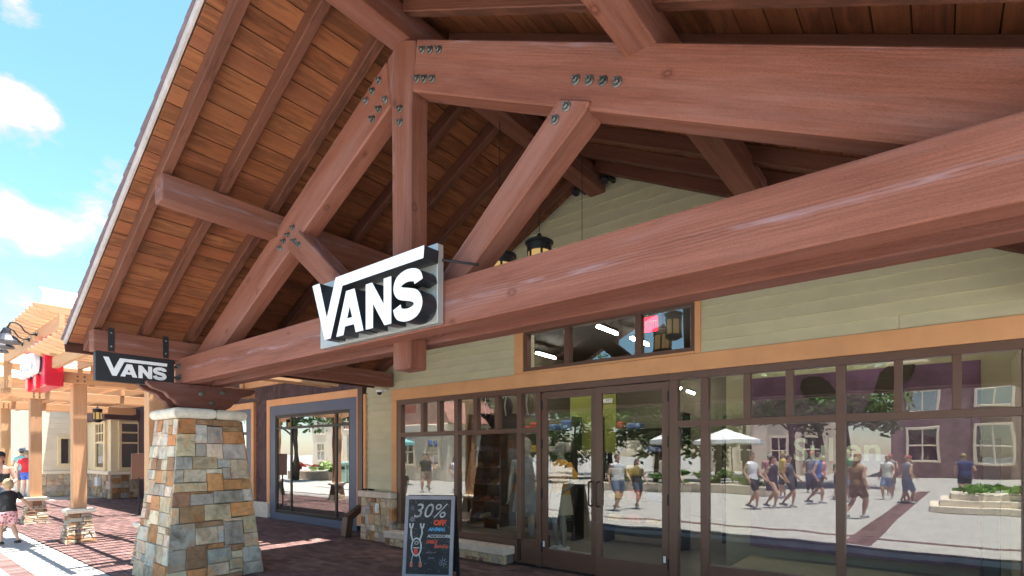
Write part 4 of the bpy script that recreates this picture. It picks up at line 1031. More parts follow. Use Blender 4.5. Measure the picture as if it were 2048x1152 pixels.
# a shop further off, seen between the posts
fs = thing('far_shop', (-44, 4, 0), 'distant grey shop with a green oval sign seen between pergola posts', 'building')
box('wall', (-48, -3.0, 0), (-44, 8.4, 5.2), M_CREAM, fs, .02, (.42, .38, .42))
box('fascia_sign', (-44, 2.6, 2.35), (-43.9, 6.4, 2.95), M_WHITE, fs); box('doorway', (-44.0, 4.4, 0), (-43.93, 5.5, 2.2), M_DARK, fs); box('shop_window', (-44, 5.9, .7), (-43.93, 7.4, 2.2), M_DARK, fs); box('shop_window', (-44, 2.2, .7), (-43.93, 3.9, 2.2), M_DARK, fs)
bm = bmesh.new(); lathe(bm, ((.75, 0), (.75, .12), (.6, .16)), 24); o = obj('oval_sign', mesh_of(bm), M_GENERIC, fs, Matrix.Translation((-43.95, 4.9, 3.55)) @ Matrix.Rotation(rad(90), 4, 'Y') @ Matrix.Diagonal((.55, 1.7, 1, 1)), (.12, .22, .10))
prism('roof', [(-43.2, 5.2), (-46, 8.2), (-49, 5.2)], -4, 9, 0, M_CAP, fs, bev=0, color=(1.25, 1.25, 1.3))
# ================================================================== people
def ellipsoid(bm, c, r_, n=12, m=8, rot=None):
    vs = []
    for i in range(m + 1):
        th = math.pi * i / m
        vs.append([bm.verts.new(Vector(c) + Vector((r_[0] * math.sin(th) * math.cos(2 * math.pi * k / n), r_[1] * math.sin(th) * math.sin(2 * math.pi * k / n), r_[2] * math.cos(th)))) for k in range(n)])
    for a, b in zip(vs, vs[1:]):
        for k in range(n): bm.faces.new((a[k], b[k], b[(k + 1) % n], a[(k + 1) % n]))
    bmesh.ops.remove_doubles(bm, verts=bm.verts[:], dist=1e-6)
def hand(bm, w_, d_, s=1.0, side=1):
    """palm and five fingers, slightly curled, from wrist w_ along direction d_"""
    w_ = Vector(w_); d_ = Vector(d_).normalized(); u = d_.cross(Vector((0, 1, 0)));
    if u.length < .3: u = d_.cross(Vector((1, 0, 0)))
    u.normalize(); v = u.cross(d_)
    ring_tube(bm, [(w_ - d_ * .01 * s, (.02 * s, .026 * s)), (w_ + d_ * .04 * s, (.016 * s, .04 * s)), (w_ + d_ * .09 * s, (.013 * s, .04 * s))], 8)
    for k, ln in enumerate((.065, .078, .074, .058)):
        b = w_ + d_ * .088 * s + v * (-.03 + .02 * k) * s
        ring_tube(bm, [(b, .0095 * s), (b + (d_ + u * .15) * ln * .5 * s, .009 * s), (b + (d_ * .85 + u * .5) * ln * s, .007 * s)], 6)
    b = w_ + d_ * .03 * s + v * .034 * s * side
    ring_tube(bm, [(b, .012 * s), (b + (d_ * .7 + v * .7 * side) * .04 * s, .0105 * s), (b + (d_ + v * .35 * side) * .075 * s, .008 * s)], 6)
def person(name, loc, yaw, h, label, cat, skin=(.55, .33, .24), hair=(.06, .035, .02), top=(.1, .1, .1), bottom=(.1, .1, .15), shoe=(.05, .05, .05), pose=None, child=False, sleeve=.45, short=.55, hat=None, longhair=False, group=None, vox=.012, bare_back=False, skirt=False, pattern=None, face=True, wide=1.0):
    k = h / 1.75; W = Matrix.Translation(Vector(loc)) @ Matrix.Rotation(yaw, 4, 'Z') @ Matrix.Scale(k, 4)
    P = dict(hipw=.09, elbowL=(-.27, -.03, 1.13), wristL=(-.29, .08, .88), elbowR=(.27, -.03, 1.13), wristR=(.29, .08, .88), kneeL=(-.10, .04, .50), ankL=(-.10, .0, .09), kneeR=(.10, .04, .50), ankR=(.10, 0, .09), head=(0, .02, 0))
    if pose: P.update(pose)
    hs_ = 1.32 if child else 1.0
    wd = 1.08 if child else wide
    t_ = thing(name, loc, label, cat, group)
    bm = bmesh.new()
    TZ = [(.86, .15, .105), (.95, .165, .115), (1.10, .135, .10), (1.28, .165, .112), (1.40, .175, .095), (1.46, .12, .07), (1.50, .058, .058), (1.56, .052, .055)]
    ring_tube(bm, [((0, 0, z_), (a * wd, b * wd)) for z_, a, b in TZ], 14)
    hc = Vector((P['head'][0], P['head'][1], 1.64 + .02 * (hs_ - 1)))
    ellipsoid(bm, hc, (.078 * hs_, .097 * hs_, .118 * hs_)); ring_tube(bm, [(hc + Vector((0, .085 * hs_, -.005)), .012), (hc + Vector((0, .112 * hs_, -.025)), .013), (hc + Vector((0, .095 * hs_, -.04)), .012)], 6)
    for s in (-1, 1): ellipsoid(bm, hc + Vector((s * .08 * hs_, -.005, -.01)), (.013, .025, .034), 8, 6)
    for s, e, w_, kn, an in ((-1, 'elbowL', 'wristL', 'kneeL', 'ankL'), (1, 'elbowR', 'wristR', 'kneeR', 'ankR')):
        sh = Vector((s * .175 * wd, 0, 1.415)); E = Vector(P[e]); Wv = Vector(P[w_])
        ring_tube(bm, [(sh, .058 * wd), (sh.lerp(E, .5), .047 * wd), (E, .040 * wd), (E.lerp(Wv, .4), .039 * wd), (Wv, .026 * wd)], 10)
        hand(bm, Wv, Wv - E, 1.0, -s)
        hip = Vector((s * .09, 0, .90)); K = Vector(P[kn]); A = Vector(P[an])
        ring_tube(bm, [(hip, .092 * wd), (hip.lerp(K, .5), .078 * wd), (K, .054 * wd), (K.lerp(A, .35), .056 * wd), (K.lerp(A, .8), .036), (A, .036)], 10)
        ring_tube(bm, [(A + Vector((0, -.06, -.045)), .034), (A + Vector((0, .04, -.05)), .036), (A + Vector((0, .15, -.065)), .026)], 8)
    def rm(o, v):
        md = o.modifiers.new('fuse', 'REMESH'); md.mode = 'VOXEL'; md.voxel_size = v; md.use_smooth_shade = True
        sm = o.modifiers.new('soft', 'SMOOTH'); sm.factor = .5; sm.iterations = 3
    o = obj('body', mesh_of(bm), M_SKIN, t_, W, skin); rm(o, vox)
    # shirt
    bm = bmesh.new(); g = .014
    zlo = .90 if not bare_back else 1.08
    prof = [(zlo, .172, .125)] + [(z_, a + g, b + g) for z_, a, b in TZ if zlo < z_ < (1.45 if not bare_back else 1.3)]
    if not bare_back: prof += [(1.455, .12 + g, .07 + g), (1.485, .075, .07)]
    ring_tube(bm, [((0, 0, z_), (a * wd, b * wd)) for z_, a, b in prof], 14)
    if sleeve > 0:
        for s, e in ((-1, 'elbowL'), (1, 'elbowR')):
            sh = Vector((s * .165 * wd, 0, 1.415)); E = Vector(P[e]); ring_tube(bm, [(sh, .070), (sh.lerp(E, sleeve * .5), .066), (sh.lerp(E, sleeve), .066)], 10)
    o = obj('shirt', mesh_of(bm), M_GENERIC, t_, W, top); rm(o, vox)
    bm = bmesh.new()
    if skirt:
        ring_tube(bm, [((0, 0, .98), (.15, .12)), ((0, 0, .90), (.185, .14)), ((0, 0, .74), (.21, .17)), ((0, 0, .60), (.225, .19))], 18)
    else:
        ring_tube(bm, [((0, 0, .80), (.165 * wd, .125 * wd)), ((0, 0, .88), (.178 * wd, .13 * wd)), ((0, 0, .98), (.16 * wd, .125 * wd))], 14)
        for s, kn, an in ((-1, 'kneeL', 'ankL'), (1, 'kneeR', 'ankR')):
            hip = Vector((s * .09, 0, .90)); K = Vector(P[kn]); A = Vector(P[an]); e1 = hip.lerp(K, min(1, short * 1.6)); pth = [(hip, .108 * wd), (hip.lerp(K, .45), .098 * wd), (e1, .085 * wd)]
            if short > .7: pth.append((K.lerp(A, .92), .055))
            ring_tube(bm, pth, 10)
    o = obj('skirt' if skirt else ('trousers' if short > .7 else 'shorts'), mesh_of(bm), pattern or M_GENERIC, t_, W, bottom); rm(o, vox)
    for an in ('ankL', 'ankR'):
        A = Vector(P[an]); bm = bmesh.new(); ring_tube(bm, [(A + Vector((0, -.085, -.04)), (.034, .038)), (A + Vector((0, -.03, -.035)), (.044, .046)), (A + Vector((0, .06, -.048)), (.046, .036)), (A + Vector((0, .17, -.062)), (.034, .024))], 10)
        obj('shoe', mesh_of(bm, smooth=True), M_GENERIC, t_, W, shoe)
    bm = bmesh.new()
    ellipsoid(bm, hc + Vector((0, -.014, .022)), (.088 * hs_, .103 * hs_, .112 * hs_), 16, 10)
    bmesh.ops.delete(bm, geom=[v for v in bm.verts if v.co.y > hc.y + .045 * hs_ and v.co.z < hc.z + .055 * hs_ or v.co.z < hc.z - .075 * hs_], context='VERTS')
    if longhair: ring_tube(bm, [(hc + Vector((0, -.07, .03)), (.06, .05)), (hc + Vector((0, -.10, -.10)), (.065, .04)), (hc + Vector((0, -.10, -.22)), (.045, .025))], 10)
    for v in bm.verts: v.co += v.normal * random.uniform(-.004, .007) if v.normal.length else Vector((0, 0, 0))
    obj('hair', mesh_of(bm, smooth=True), M_GENERIC, t_, W, hair)
    if face:
        bm = bmesh.new()
        for s in (-1, 1): ellipsoid(bm, hc + Vector((s * .03 * hs_, .089 * hs_, .008)), (.011, .006, .007), 8, 6)
        ellipsoid(bm, hc + Vector((0, .092 * hs_, -.06 * hs_)), (.022, .006, .006), 8, 6)
        obj('face_features', mesh_of(bm), M_GENERIC, t_, W, (.09, .04, .035))
    if hat:
        bm = bmesh.new(); c = hc + Vector((0, -.005, .045 * hs_)); st, hcol = hat
        lathe(bm, ((.098 * hs_, -.012), (.099 * hs_, .02), (.085 * hs_, .065), (.045 * hs_, .09), (.01, .095)), 16, c)
        if st == 'brim': lathe(bm, ((.175, -.02), (.172, -.006), (.09, .0)), 20, c)
        else: ring_tube(bm, [(c + Vector((0, .07, -.005)), (.075, .008)), (c + Vector((0, .175, -.018)), (.055, .007))], 10)
        obj('hat', mesh_of(bm, smooth=True), M_GENERIC, t_, W, hcol)
    return t_
def face_yaw(dx, dy): return math.atan2(-dx, dy)      # local +Y looks along (dx, dy)
def flower_mat():
    m, t, p = newmat('flowered_cloth'); v = obj_coords(t, (1, 1, 1)); vo = N(t, 'ShaderNodeTexVoronoi', Scale=13.0); L(t, v, vo.inputs['Vector'])
    L(t, ramp(t, vo.outputs['Distance'], ((.20, (.10, .06, .08)), (.36, (.62, .16, .20)), (.55, (.74, .47, .48)))), p.inputs['Base Color']); p.inputs['Roughness'].default_value = .8; return m
M_FLOWER = flower_mat()
person('person', (-12.80, 1.72, .0), face_yaw(-.96, -.28), 1.13, 'child in black shirt and flowered shorts walking away with one arm out', 'person', skin=(.60, .34, .23), hair=(.40, .27, .15), top=(.012, .012, .014), bottom=(1, 1, 1), shoe=(.03, .025, .02), child=True, sleeve=.55, short=.52, vox=.010, pattern=M_FLOWER,
       pose=dict(elbowR=(.36, -.06, 1.12), wristR=(.52, -.06, .93), elbowL=(-.30, .12, 1.18), wristL=(-.36, .30, 1.12), kneeL=(-.10, .16, .52), ankL=(-.11, .10, .10), kneeR=(.11, .02, .50), ankR=(.13, -.20, .13)))
person('person', (-15.4, 1.94, 0), face_yaw(.95, -.3), 1.64, 'woman in black cap and dark strap top behind the child', 'person', skin=(.52, .28, .20), hair=(.05, .02, .015), top=(.02, .018, .02), bottom=(.06, .07, .10), hat=('cap', (.02, .02, .022)), sleeve=0, bare_back=True, short=.5, longhair=True,
       pose=dict(elbowL=(-.27, .02, 1.12), wristL=(-.2, .25, 1.02), elbowR=(.26, -.02, 1.1), wristR=(.24, .2, .98), kneeL=(-.1, .18, .52), ankL=(-.1, .14, .1), kneeR=(.1, 0, .5), ankR=(.1, -.22, .12)))
person('person', (-26.9, 4.13, 0), face_yaw(-.9, .3), 1.74, 'person in red shirt and blue shorts walking away between the pergola posts', 'person', skin=(.58, .36, .29), hair=(.25, .2, .13), top=(.62, .02, .035), bottom=(.06, .12, .55), shoe=(.55, .55, .6), sleeve=.5, short=.4, skirt=False, vox=.016, pose=dict(kneeL=(-.10, .18, .52), ankL=(-.1, .10, .1), kneeR=(.1, 0, .5), ankR=(.1, -.24, .12)))
person('person', (-28.4, 4.22, 0), face_yaw(-.9, .2), 1.83, 'person in pale teal shirt and grey sun hat beyond the red shirt', 'person', top=(.28, .55, .55), bottom=(.12, .13, .2), hat=('brim', (.36, .38, .46)), vox=.016, shoe=(.4, .4, .4))

# ================================================================== in the shop window
def at(px, py, Y):
    v = cam_dir(px, py); return Vector((0, 0, 1.6)) + v * (Y / v.y)
def atz(px, py, Z):
    v = cam_dir(px, py); return Vector((0, 0, 1.6)) + v * ((Z - 1.6) / v.z)
def mannequin(px, Y, base, h, label, top, bottom, shoe, yaw, skirt=False, sleeve=.9, hairc=None):
    p = at(px, 900, Y)
    t_ = person('mannequin', (p.x, Y, base), yaw, h, label, 'mannequin', skin=(.30, .29, .27), hair=hairc or (.3, .29, .27), top=top, bottom=bottom, shoe=shoe, sleeve=sleeve, short=.85, skirt=skirt, vox=.014, face=False, pose=dict(elbowL=(-.33, -.06, 1.16), wristL=(-.20, .10, .98), elbowR=(.26, -.04, 1.12), wristR=(.27, .04, .86)))
    return t_
mannequin(1122, 7.05, .06, 1.72, 'mannequin in orange sweater and pale shorts behind the left door', (.75, .36, .05), (.50, .46, .36), (.75, .72, .66), rad(160), sleeve=.95, skirt=True)
mannequin(1052, 6.80, .06, 1.78, 'mannequin in long grey pinafore dress beside the left door', (.17, .20, .23), (.17, .20, .23), (.7, .66, .6), rad(200), skirt=True, sleeve=.3)
for px_, Y, lb in ((1050, 6.62, 'low brushed floor plinth under the grey dressed mannequin'), (1128, 6.85, 'low brushed floor plinth under the orange dressed mannequin')):
    p = at(px_, 900, Y); o = box('plinth', (p.x - .28, Y - .12, 0), (p.x + .28, Y + .4, .055), M_PANEL, None, .01); tag(o, lb, 'plinth')
rack = thing('shoe_rack', (-5.6, 7.1, 0), 'tall dark shelf rack full of shoes behind the left window', 'rack')
p0 = at(945, 900, 7.35); p1 = at(1012, 900, 7.35); rw = p1.x - p0.x
box('back_panel', (p0.x, 7.62, .3), (p1.x, 7.66, 2.35), M_DARK, rack)
for s in (p0.x, p1.x - .03): box('side_panel', (s, 7.2, .3), (s + .03, 7.615, 2.35), M_DARK, rack)
shc = [(.42, .12, .08), (.08, .08, .09), (.55, .48, .36), (.2, .05, .05), (.12, .13, .2), (.6, .58, .55), (.35, .22, .08)]
def shoe_me():
    bm = bmesh.new(); ring_tube(bm, [((0, 0, .045), (.034, .04)), ((.07, 0, .05), (.036, .045)), ((.14, 0, .035), (.038, .03)), ((.24, 0, .026), (.036, .02)), ((.27, 0, .02), (.02, .012))], 8); add_box(bm, -.03, -.036, 0, .275, .036, .018); return mesh_of(bm)
SH = shoe_me(); SH.materials.append(M_GENERIC)
for r_ in range(6):
    z_ = .42 + r_ * .31
    box('shelf', (p0.x + .031, 7.2, z_), (p1.x - .031, 7.615, z_ + .02), M_DARK, rack)
    for c in range(4):
        x = p0.x + .10 + c * (rw - .16) / 3.4
        o = obj('shoe', SH, None, None, Matrix.Translation((x, 7.50, z_ + .021)) @ Matrix.Rotation(rad(-75 + random.uniform(-12, 12)), 4, 'Z'), random.choice(shc)); tag(o, '%s shoe on the %s shelf of the dark rack behind the left window' % (('leftmost', 'second', 'third', 'rightmost')[c], ('lowest', 'second', 'third', 'fourth', 'fifth', 'top')[r_]), 'shoe', 'shoes on the window rack')
# striped and dark packs hung in the upper lights
for i, (px_, py_, c) in enumerate(((972, 815, (.03, .03, .035)), (1012, 815, (.05, .05, .05)), (1055, 810, (.18, .15, .10)))):
    p = at(px_, py_, 6.9); lb = ('black backpack hung behind the transom lights, nearest the rack', 'dark striped backpack hung in the transom light right of the black one', 'tan cap pack hung in the transom light next to the door')[i]
    t_ = thing('backpack', p - Vector((0, 0, .2)), lb, 'backpack', 'packs hung in the window')
    bm = bmesh.new(); ellipsoid(bm, (0, 0, .2), (.14, .08, .2), 12, 8); obj('pack', mesh_of(bm, smooth=True), M_GENERIC, t_, Matrix.Translation(p - Vector((0, 0, .2))), c)
    for s in (-.06, .06):
        bm = bmesh.new(); ring_tube(bm, [((s, -.07, .05), .012), ((s, -.11, .2), .012), ((s, -.07, .38), .012)], 6); obj('strap', mesh_of(bm), M_GENERIC, t_, Matrix.Translation(p - Vector((0, 0, .2))), (.4, .38, .36))
# lit ceiling tubes
M_TUBE = emit('lit_tube', (1.0, .94, .86), 24.0)
tubes = [((1195, 653), (1234, 668), 'lit ceiling tube seen through the middle clerestory light'), ((1073, 706), (1110, 716), 'lit ceiling tube seen through the left clerestory light'), ((1262, 676), (1272, 680), 'short lit tube end in the middle clerestory light near its right mullion'), ((1283, 684), (1296, 690), 'short lit tube end in the right clerestory light'), ((1352, 774), (1362, 777), 'small lit ceiling tube in the narrow light right of the doors, left one'), ((1374, 782), (1389, 787), 'small lit ceiling tube in the narrow light right of the doors, right one')]
for (a, b, lb) in tubes:
    zz = 3.98 if a[1] < 740 else 3.6
    A, B = atz(*a, zz), atz(*b, zz)
    if A.y > 13.2 or B.y > 13.2:
        A, B = at(*a, 12.8), at(*b, 12.8)
    t_ = thing('ceiling_light', (A + B) / 2, lb, 'light', 'tube lights on the shop ceiling')
    bm = bmesh.new(); ring_tube(bm, [(A, .028), (B, .028)], 8); obj('tube', mesh_of(bm), M_TUBE, t_)
    m_, ln = frame_to(A + Vector((0, 0, .06)), B + Vector((0, 0, .06))); obj('housing', mesh_of(box_bm(0, -.035, -.025, ln, .035, .03)), M_DARK, t_, m_)
for i, (x, y) in enumerate(((-6.3, 7.6), (-7.0, 7.9), (-.7, 7.0), (-3.9, 7.3))):  # extra tubes added out of view to brighten the shop inside
    t_ = thing('ceiling_light', (x, y, 4.1), ('added unseen fill tube in the shop above the shoe rack', 'added unseen fill tube in the left corner of the shop', 'added unseen fill tube above the right display window', 'added unseen fill tube right above the mannequins')[i], 'light', 'tube lights on the shop ceiling')
    bm = bmesh.new(); ring_tube(bm, [((x - .6, y, 4.1), .03), ((x + .6, y, 4.1), .03)], 8); obj('tube', mesh_of(bm), M_TUBE, t_); box('housing', (x - .6, y - .04, 4.135), (x + .6, y + .04, 4.2), M_DARK, t_)
# exit sign
p = at(1294, 649, 8.2); ex = thing('exit_sign', (p.x, p.y, p.z), 'red lit EXIT sign seen through the clerestory window', 'sign')
M_EXIT = emit('lit_red_sign', (1.0, .03, .06), 1.0)
box('sign_box', (p.x - .17, p.y, p.z - .12), (p.x + .17, p.y + .05, p.z + .12), M_EXIT, ex); obj('letters', text_mesh('EXIT', .16, .003, 0, .003), M_DARK, ex, Matrix.Translation((p.x - .15, p.y - .004, p.z - .06)) @ Matrix.Rotation(rad(90), 4, 'X'))
box('hanger', (p.x - .01, p.y + .02, p.z + .12), (p.x + .01, p.y + .04, 4.25), M_DARK, ex)
# posters and the display banner
def poster(px0, py0, px1, py1, Y, c, name, label, bev=.003):
    a = at(px0, py0, Y); b = at(px1, py1, Y); t_ = thing(name, ((a.x + b.x) / 2, Y, min(a.z, b.z)), label, 'poster'); box('sheet', (a.x, Y, b.z), (b.x, Y + .02, a.z), M_GENERIC, t_, bev, c); return t_, a, b
t_, a, b = poster(1140, 795, 1232, 905, 8.6, (.22, .23, .045), 'wall_poster', 'yellow-green wall poster with small white VANS lettering seen through the doors')
f5 = lambda x, z_, d_: Vector((b.x - .30 + (x + 4.13) * .17, 8.59 + d_, a.z - .16 + (z_ - 2.545) * .17))
for nm, lp, stp in (('letter_v', [LV], None), ('letter_a', [LA, LH], None), ('letter_n', [LN], None), ('letter_s', None, s_shape(-3.060, 2.535, .318, .368, .0445))): solid_letter(lp, stp, f5, .008, (M_WHITE, M_WHITE), nm, t_)
M_PURPLE = paint('purple_print', (.15, .075, .145), rough=.5, var=.5, bmp=0)
t_ = thing('display_banner', (-.4, 7.6, .3), 'purple display banner hanging inside the right window', 'banner')
a = at(1500, 740, 7.6); b = at(1962, 1110, 7.6)
box('sheet', (a.x, 7.6, .36), (b.x, 7.63, 2.62), M_PURPLE, t_, .003)
def blob(pts, c, nm):
    q = [at(x, y, 7.59) for x, y in pts]; prism(nm, [(v.x, v.z) for v in q], 7.585, 7.598, 0, M_GENERIC, t_, bev=0, color=c)
blob([(1600, 775), (1604, 760), (1618, 753), (1640, 753), (1658, 764), (1670, 780), (1674, 795), (1650, 799), (1625, 800), (1608, 792)], (.02, .018, .014), 'printed_shape')
blob([(1728, 822), (1745, 790), (1760, 745), (1775, 733), (1830, 728), (1822, 752), (1790, 790), (1790, 826)], (.03, .026, .015), 'printed_shape')
p = at(1585, 920, 7.57); obj('lettering', text_mesh('Sullen', .40, .002, 0, .006), M_GENERIC, t_, Matrix.Translation((p.x, 7.585, p.z)) @ Matrix.Rotation(rad(90), 4, 'X'), (.50, .56, .46))
o = thing('display_column', (.42, 6.9, .22), 'tall black display stand at the right end of the window', 'stand')
box('column', (.33, 6.62, .22), (.46, 7.0, 1.75), M_DARK, o, .01); box('base', (.29, 6.56, .20), (.50, 7.05, .235), M_DARK, o, .005)

# shelves along the inside walls
STK = mesh_of(box_bm(-.13, -.11, 0, .13, .11, .11, bev=.02)); STK.materials.append(M_GENERIC)
def wall_shelf(x0, y, n, label, side):
    t_ = thing('wall_shelf', (x0, y, 0), label, 'shelf')
    wd = n * .36
    for s in (x0, x0 + wd): box('upright', (s - .02, y, 0), (s + .02, y + .38, 2.3), M_DARK, t_)
    box('back_panel', (x0 + .021, y + .36, .1), (x0 + wd - .021, y + .379, 2.3), M_INWALL, t_)
    for r_ in range(5):
        z_ = .35 + r_ * .42; box('shelf', (x0 + .021, y, z_), (x0 + wd - .021, y + .355, z_ + .025), M_DARK, t_)
        for k in range(n):
            if random.random() < .15: continue
            o = obj('folded_stack', STK, None, None, Matrix.Translation((x0 + .18 + k * .36, y + .17, z_ + .026)) @ Matrix.Rotation(random.uniform(-.1, .1), 4, 'Z') @ Matrix.Diagonal((1, 1, random.uniform(.7, 2.0), 1)), random.choice([(.5, .45, .4), (.06, .06, .07), (.45, .06, .05), (.1, .15, .35), (.6, .6, .58), (.55, .4, .08), (.12, .2, .12)]))
            tag(o, 'folded goods on %s, row %s up, place %s from left' % (side, ('one', 'two', 'three', 'four', 'five')[r_], ('one', 'two', 'three', 'four', 'five', 'six')[k]), 'clothes', 'folded goods inside the shop')
wall_shelf(-7.4, 8.3, 6, 'wide dark shelf of folded goods deep behind the left window', 'left-window shelf')
wall_shelf(-4.75, 8.6, 4, 'dark shelf of folded clothes straight behind the left door', 'left-door shelf')
wall_shelf(-3.0, 9.8, 4, 'dark shelf of folded clothes deep behind the right door', 'right-door shelf')
# ================================================================== across the plaza (seen in the glass)
M_LEAF = paint('leaf', (.085, .15, .035), rough=.55, var=.35, bmp=.0)
M_BARK = paint('bark', (.10, .07, .05), rough=.9, var=.3, bmp=.8)
def leafy(name, parent, ctr, rx, rz, n, size, col, seed):
    rnd = random.Random(seed); bm = bmesh.new(); cl = []
    for k in range(max(8, n // 130)):
        u = Vector((rnd.gauss(0, 1), rnd.gauss(0, 1), rnd.gauss(0, 1))).normalized() * rnd.uniform(.35, .95); cl.append((Vector(ctr) + Vector((u.x * rx, u.y * rx, u.z * rz)), rnd.uniform(.22, .42)))
    for i in range(n):
        c, r_ = rnd.choice(cl); d_ = Vector((rnd.gauss(0, 1), rnd.gauss(0, 1), rnd.gauss(0, .8))).normalized() * rnd.uniform(.3, 1) * r_
        p = c + Vector((d_.x * rx, d_.y * rx, d_.z * rz)); a = Vector((rnd.gauss(0, 1), rnd.gauss(0, 1), rnd.gauss(0, .6))).normalized(); b = a.cross(Vector((rnd.gauss(0, 1), rnd.gauss(0, 1), rnd.gauss(0, 1)))).normalized(); s = size * rnd.uniform(.6, 1.3)
        bm.faces.new([bm.verts.new(p + q) for q in (-a * s, b * s * .45, a * s, -b * s * .45)])
    return obj(name, mesh_of(bm), M_LEAF, parent, None, col)
def tree(x, y, h, r_, label, seed, col=(1, 1, 1), n=3200):
    rnd = random.Random(seed); t_ = thing('tree', (x, y, 0), label, 'tree', 'trees across the plaza')
    bm = bmesh.new(); ring_tube(bm, [((x, y, -.05), .20), ((x + .05, y, h * .25), .15), ((x - .05, y + .05, h * .5), .11), ((x, y, h * .8), .05)], 9)
    for k in range(6):
        a = k * 1.05 + rnd.random(); z0 = h * rnd.uniform(.35, .55); ring_tube(bm, [((x, y, z0), .06), ((x + math.cos(a) * r_ * .4, y + math.sin(a) * r_ * .4, z0 + h * .14), .04), ((x + math.cos(a) * r_ * .75, y + math.sin(a) * r_ * .75, z0 + h * .26), .015)], 6)
    obj('trunk', mesh_of(bm, smooth=True), M_BARK, t_); leafy('crown', t_, (x, y, h * .68), r_, h * .32, n, .19, col, seed)
TR = [(-8.6, -15, 6.0, 2.6), (-13.0, -17.5, 7.5, 3.0), (-5.2, -22, 8.5, 3.4), (-19, -13, 7.0, 2.9), (-26, -14.5, 8.0, 3.4), (-31, -4, 7.5, 3.2), (-36, -12, 8.5, 3.6), (-10.5, -27, 10, 4), (-21, -25, 9.5, 3.8), (-33, -24, 10, 4), (-5.6, -16.5, 6.5, 2.8), (-3.6, -19.5, 7.0, 2.6), (-12.5, -12.5, 6.0, 2.4), (-17, -20, 8.5, 3.4)]
TL = ['tree nearest the white parasols across the plaza', 'tall tree left of the parasols across the plaza', 'tree behind the strolling people, in front of the brick building', 'tree right of the low red-roofed pavilion', 'tree behind the red-roofed pavilion', 'tree farthest along the plaza edge on the street side', 'tree at the far left corner of the plaza', 'big back-row tree behind the parasols', 'big back-row tree behind the pavilion gap', 'big back-row tree at the far left', 'broad tree behind the walking group, left of the brick building', 'tree standing close to the corner of the brick building', 'tree at the left end of the hedge', 'tree between the hedge and the pavilion']
for i, ((x, y, h, r_), lb) in enumerate(zip(TR, TL)): tree(x, y, h, r_, lb, 40 + i, (random.uniform(.8, 1.25), random.uniform(.85, 1.2), random.uniform(.7, 1.2)))
for i, x in enumerate((-33, -29.5, -26, -22.6, -19.4, -16.2, -13.4, -10.6)):
    wh = ('first', 'second', 'third', 'fourth', 'fifth', 'sixth', 'seventh', 'eighth')[i]
    y = -17.5 - (i % 3) * 1.4; h = 5.2 + (i % 4) * .7
    t_ = thing('tree', (x, y, 0), '%s low bushy tree from the left in the dark row across the plaza' % wh, 'tree', 'trees across the plaza')
    bm = bmesh.new(); ring_tube(bm, [((x, y, -.05), .18), ((x + .06, y, h * .3), .13), ((x - .04, y, h * .7), .05)], 8); obj('trunk', mesh_of(bm, smooth=True), M_BARK, t_)
    leafy('crown', t_, (x, y, h * .52), 2.3, h * .42, 3400, .17, (.62 + .1 * (i % 3), .75, .7), 200 + i)
def parasol(x, y, label, c=(.85, .86, .84), r_=1.5, z_=2.25):
    t_ = thing('parasol', (x, y, 0), label, 'parasol', 'parasols across the plaza')
    bm = bmesh.new(); n = 8; top = bm.verts.new((0, 0, .55)); rim = [bm.verts.new((r_ * math.cos(k * math.pi / 4), r_ * math.sin(k * math.pi / 4), 0)) for k in range(n)]; low = [bm.verts.new((r_ * math.cos(k * math.pi / 4), r_ * math.sin(k * math.pi / 4), -.16)) for k in range(n)]
    for k in range(n): bm.faces.new((top, rim[k], rim[(k + 1) % n])); bm.faces.new((rim[k], low[k], low[(k + 1) % n], rim[(k + 1) % n]))
    obj('canopy', mesh_of(bm), M_GENERIC, t_, Matrix.Translation((x, y, z_)), c)
    bm = bmesh.new(); ring_tube(bm, [((x, y, 0), .03), ((x, y, z_ + .6), .025)], 8); obj('pole', mesh_of(bm), M_BARK, t_); bm = bmesh.new(); lathe(bm, ((.3, 0), (.28, .08), (.05, .1)), 16); obj('base', mesh_of(bm), M_BLACK, t_, Matrix.Translation((x, y, 0)))
parasol(-7.5, -12.6, 'white parasol nearest the walking people'); parasol(-8.0, -15.4, 'white parasol behind the nearest one'); parasol(-22.5, -5.2, 'pale teal and pink parasol by the pavilion', (.25, .62, .6)); parasol(-27, -7.4, 'blue parasol by the flower bed', (.03, .16, .6))
GP = 'people strolling on the plaza'
walk = dict(kneeL=(-.10, .20, .52), ankL=(-.10, .16, .10), kneeR=(.10, .02, .50), ankR=(.10, -.26, .13), elbowL=(-.27, -.10, 1.14), wristL=(-.27, .02, .92), elbowR=(.27, .06, 1.13), wristR=(.27, .24, .96))
